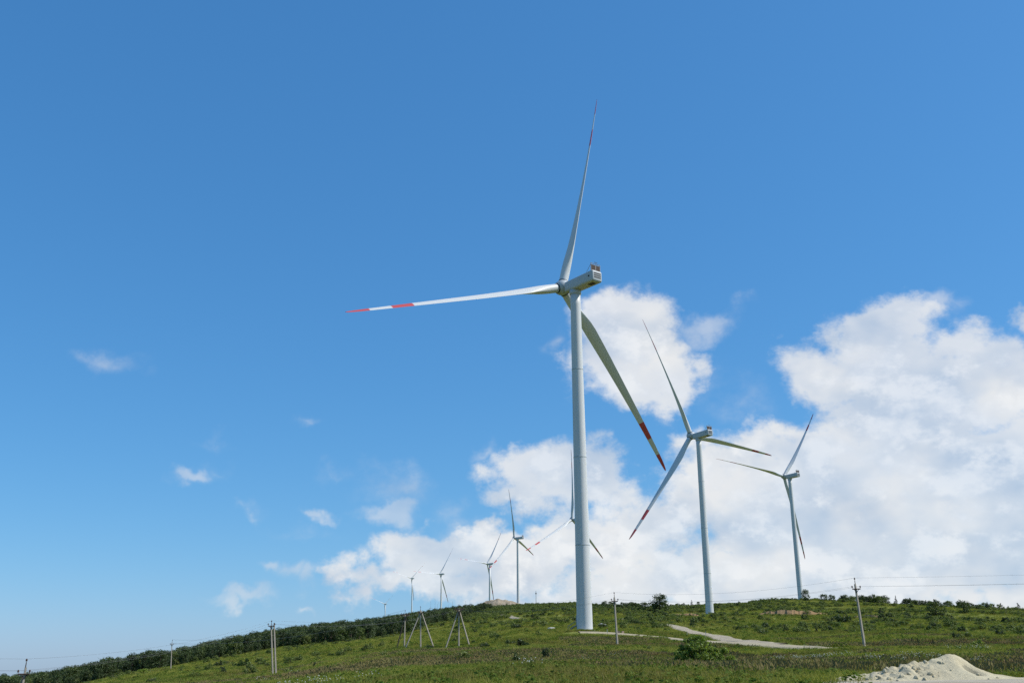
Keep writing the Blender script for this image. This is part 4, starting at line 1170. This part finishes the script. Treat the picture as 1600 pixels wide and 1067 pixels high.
# thin out to a natural spacing
cell = {}
sel = []
for i in np.argsort(wd):
    key = (int(wx[i] // 4.2), int(wy[i] // 4.2))
    if key in cell: continue
    cell[key] = 1; sel.append(i)
sel = np.array(sel)
near = sel[:260]; rest = sel[260:]
def wood_size(i): return (.34 + .52 * rv_.random() ** 1.7) * (1 - .12 * (wd[i] > 900))
for i in near:
    lib = BROAD if rv_.random() < .8 else (BROADM if rv_.random() < .75 else CONIF)
    s_ = wood_size(i)
    plant('broadleaf_tree', rv_.choice(lib), float(wx[i]), float(wy[i]), s_ * 1.05, s_, 'dark green tree along the near edge of the wood on the left slope', 'tree', 'trees along the edge of the left wood', False, None, rv_)
scl = np.array([wood_size(i) for i in rest])
protos = [b_[2] for b_ in BROAD] + [b_[2] for b_ in BROADM[:2]] + [CONIF[0][2]]
stuff('distant_wood', np.stack([wx[rest], wy[rest], H(wx[rest], wy[rest])], 1), np.stack([0 * scl, 0 * scl, rg.random(len(rest)) * 6.28], 1), np.stack([scl * 1.05, scl * 1.05, scl], 1),
      rg.choice(len(protos), len(rest), p=[.16, .16, .16, .16, .15, .09, .08, .04]), protos, 'dense dark green wood covering the left slope up to the ridge')

# scrub on the slopes
def scrub_pts(n_, d0, d1, a0, a1, th, seed):
    x, y, d = wedge(n_, d0, d1, a0, a1)
    k_ = ~((d > 1090) & (np.abs(x - mx_) < 30)); x, y, d = x[k_], y[k_], d[k_]
    k_ = (fbm(x / 45, y / 45, seed, 4) + .35 * fbm(x / 9, y / 9, seed + 5, 2) > th) & clear_of(x, y, 1.2)
    return x[k_], y[k_]
xs, ys = [], []
for args in ((5200, 230, 720, 6, 33, -.02, 101), (2600, 240, 1150, -3.5, 9, -.05, 111), (600, 180, 460, -22, -2, .05, 121), (420, 70, 230, -26, 30, .08, 131), (2600, 480, 1250, -5, 5, -.12, 141)):
    a_, b_ = scrub_pts(*args); xs.append(a_); ys.append(b_)
xs = np.concatenate(xs); ys = np.concatenate(ys); dd = np.hypot(xs, ys)
ss = (.7 + 1.3 * rg.random(len(xs)) ** 2) * np.interp(dd, [60, 200, 500, 1200], [.55, 1.0, 1.5, 2.6])
order = np.argsort(-ss / dd)
ind = order[:200]; rest = order[200:]
for i in ind:
    lib = BUSHM if rv_.random() < .8 else BUSHD
    plant('scrub_bush', rv_.choice(lib), float(xs[i]), float(ys[i]), float(ss[i]) * 1.15, float(ss[i]), 'low green scrub bush scattered over the grassy slope', 'bush', 'scrub bushes on the slope', False, None, rv_)
protos = [b_[2] for b_ in BUSHM] + [b_[2] for b_ in BUSHD[:2]] + [BUSHL[0][2]]
stuff('hillside_scrub', np.stack([xs[rest], ys[rest], H(xs[rest], ys[rest])], 1), np.stack([0 * rest, 0 * rest, rg.random(len(rest)) * 6.28], 1),
      np.stack([ss[rest] * 1.2, ss[rest] * 1.2, ss[rest] * .8], 1), rg.choice(7, len(rest), p=[.22, .22, .22, .20, .04, .04, .06]), protos, 'low scrub covering the grassy slopes')

# grass tufts
def tuft(seed, nb, h, spread, w, mat, head=False):
    rs = np.random.default_rng(seed); v, f = [], []
    for i in range(nb):
        a = rs.random() * 6.28; b_ = rs.random() * 6.28; q_ = spread * math.sqrt(rs.random()); hh = h * (.5 + .6 * rs.random()); ln = hh * (.15 + .45 * rs.random())
        p0 = np.array((math.cos(a) * q_, math.sin(a) * q_, -.05)); dv = np.array((math.cos(b_), math.sin(b_), 0)); sv = np.array((-dv[1], dv[0], 0)) * w / 2
        p1 = p0 + dv * ln * .35 + np.array((0, 0, hh * .6)); p2 = p0 + dv * ln + np.array((0, 0, hh)); k_ = len(v)
        if head: v += [p0 - sv * .3, p0 + sv * .3, p1 + sv * .3, p1 - sv * .3, p2 + sv * 1.6 - np.array((0, 0, hh * .2)), p2 + np.array((0, 0, hh * .06)), p2 - sv * 1.6 - np.array((0, 0, hh * .2))]; f += [[k_, k_ + 1, k_ + 2, k_ + 3], [k_ + 3, k_ + 2, k_ + 4, k_ + 5], [k_ + 3, k_ + 5, k_ + 6]]
        else: v += [p0 - sv, p0 + sv, p1 + sv * .8, p1 - sv * .8, p2]; f += [[k_, k_ + 1, k_ + 2, k_ + 3], [k_ + 3, k_ + 2, k_ + 4]]
    me = bpy.data.meshes.new('tuft'); me.from_pydata([tuple(map(float, p)) for p in v], [], f); me.materials.append(mat); me.update()
    return me
def weed(seed, mat):
    rs = np.random.default_rng(seed); cs = rs.normal(size=(5, 3)) * np.array([.14, .14, .05]) + np.array([0, 0, .2])
    v, f = leaves(rs, cs, np.full((5, 3), .13), 60, .10, .6); return fast_mesh('weed', v, f, mat, False)
def flower(seed):
    rs = np.random.default_rng(seed); m_ = MB()
    for i in range(7):
        x, y, h_ = rs.normal() * .16, rs.normal() * .16, .30 + .22 * rs.random()
        m_.beam((x, y, 0), (x * 1.2, y * 1.2, h_), .006, .005, 3, 1); r_ = .014 + .014 * rs.random()
        m_.rings([(r_ * .3, h_ - .01), (r_, h_ + .006), (r_ * .2, h_ + .014)], 6, 0)
        for j in range(len(m_.v) - 18, len(m_.v)): q_ = m_.v[j]; m_.v[j] = (q_[0] + x * 1.2, q_[1] + y * 1.2, q_[2])
    return m_.build('flower', [M_PETAL, M_WEED], link=False).data
TUFTS = [tuft(200 + i, 34, .42, .28, .014, M_GRASS) for i in range(4)] + [weed(210, M_WEED), weed(211, M_WEED)]
gx, gy, gs = [], [], []
for n_, d0, d1, s0 in ((26000, 16, 60, 1.0), (46000, 60, 120, 1.25), (64000, 120, 240, 1.9), (42000, 240, 430, 3.0), (46000, 430, 800, 5.0)):
    x, y, d = wedge(n_, d0, d1, -36, 36); k_ = clear_of(x, y)
    gx.append(x[k_]); gy.append(y[k_]); gs.append(np.full(k_.sum(), s0))
gx = np.concatenate(gx); gy = np.concatenate(gy); gs = np.concatenate(gs)
hgt = .38 + .55 * np.clip(.5 + 1.6 * fbm(gx / 14, gy / 14, 151, 3), 0, 1)
wid = gs * (.8 + .5 * rg.random(len(gx)))
hs_ = np.clip(gs, 1, 2.1) * hgt * (.7 + .6 * rg.random(len(gx)))
stuff('meadow_grass', np.stack([gx, gy, H(gx, gy)], 1), np.stack([rg.normal(size=len(gx)) * .1, rg.normal(size=len(gx)) * .1, rg.random(len(gx)) * 6.28], 1), np.stack([wid, wid, hs_], 1),
      rg.choice(6, len(gx), p=[.22, .22, .22, .2, .07, .07]), TUFTS, 'green meadow grass covering the foreground and the lower slope')
dx, dy, d = wedge(52000, 32, 190, -34, 34)
k_ = (fbm(dx / 16, dy / 16, 161, 3) + .22 * np.clip((np.degrees(np.arctan2(dx, dy)) - 2) / 20, -1, 1) * np.clip(1.3 - d / 140, 0, 1) > .03) & clear_of(dx, dy)
dx, dy, d = dx[k_], dy[k_], d[k_]; ds = np.interp(d, [20, 170], [.9, 1.8]) * (.7 + .6 * rg.random(len(dx)))
stuff('seeding_grass', np.stack([dx, dy, H(dx, dy)], 1), np.stack([rg.normal(size=len(dx)) * .1, 0 * dx, rg.random(len(dx)) * 6.28], 1), np.stack([ds, ds, .62 * np.sqrt(ds)], 1),
      rg.integers(0, 2, len(dx)), [tuft(230, 16, .62, .22, .012, M_DRY, True), tuft(231, 14, .55, .26, .012, M_DRY, True)], 'reddish brown seeding grass in patches across the foreground')
fx, fy, d = wedge(9000, 22, 130, -30, 32)
k_ = (fbm(fx / 11, fy / 11, 171, 3) + .5 * fbm(fx / 2.5, fy / 2.5, 175, 2) > .275) & clear_of(fx, fy)
fx, fy, d = fx[k_], fy[k_], d[k_]; fs = np.interp(d, [20, 250], [1.0, 1.9]) * (.7 + .5 * rg.random(len(fx)))
stuff('wild_flowers', np.stack([fx, fy, H(fx, fy) + .12], 1), np.stack([0 * fx, 0 * fx, rg.random(len(fx)) * 6.28], 1), np.stack([fs, fs, np.sqrt(fs)], 1), rg.integers(0, 2, len(fx)), [flower(1), flower(2)], 'white wild flowers dotted through the meadow grass')
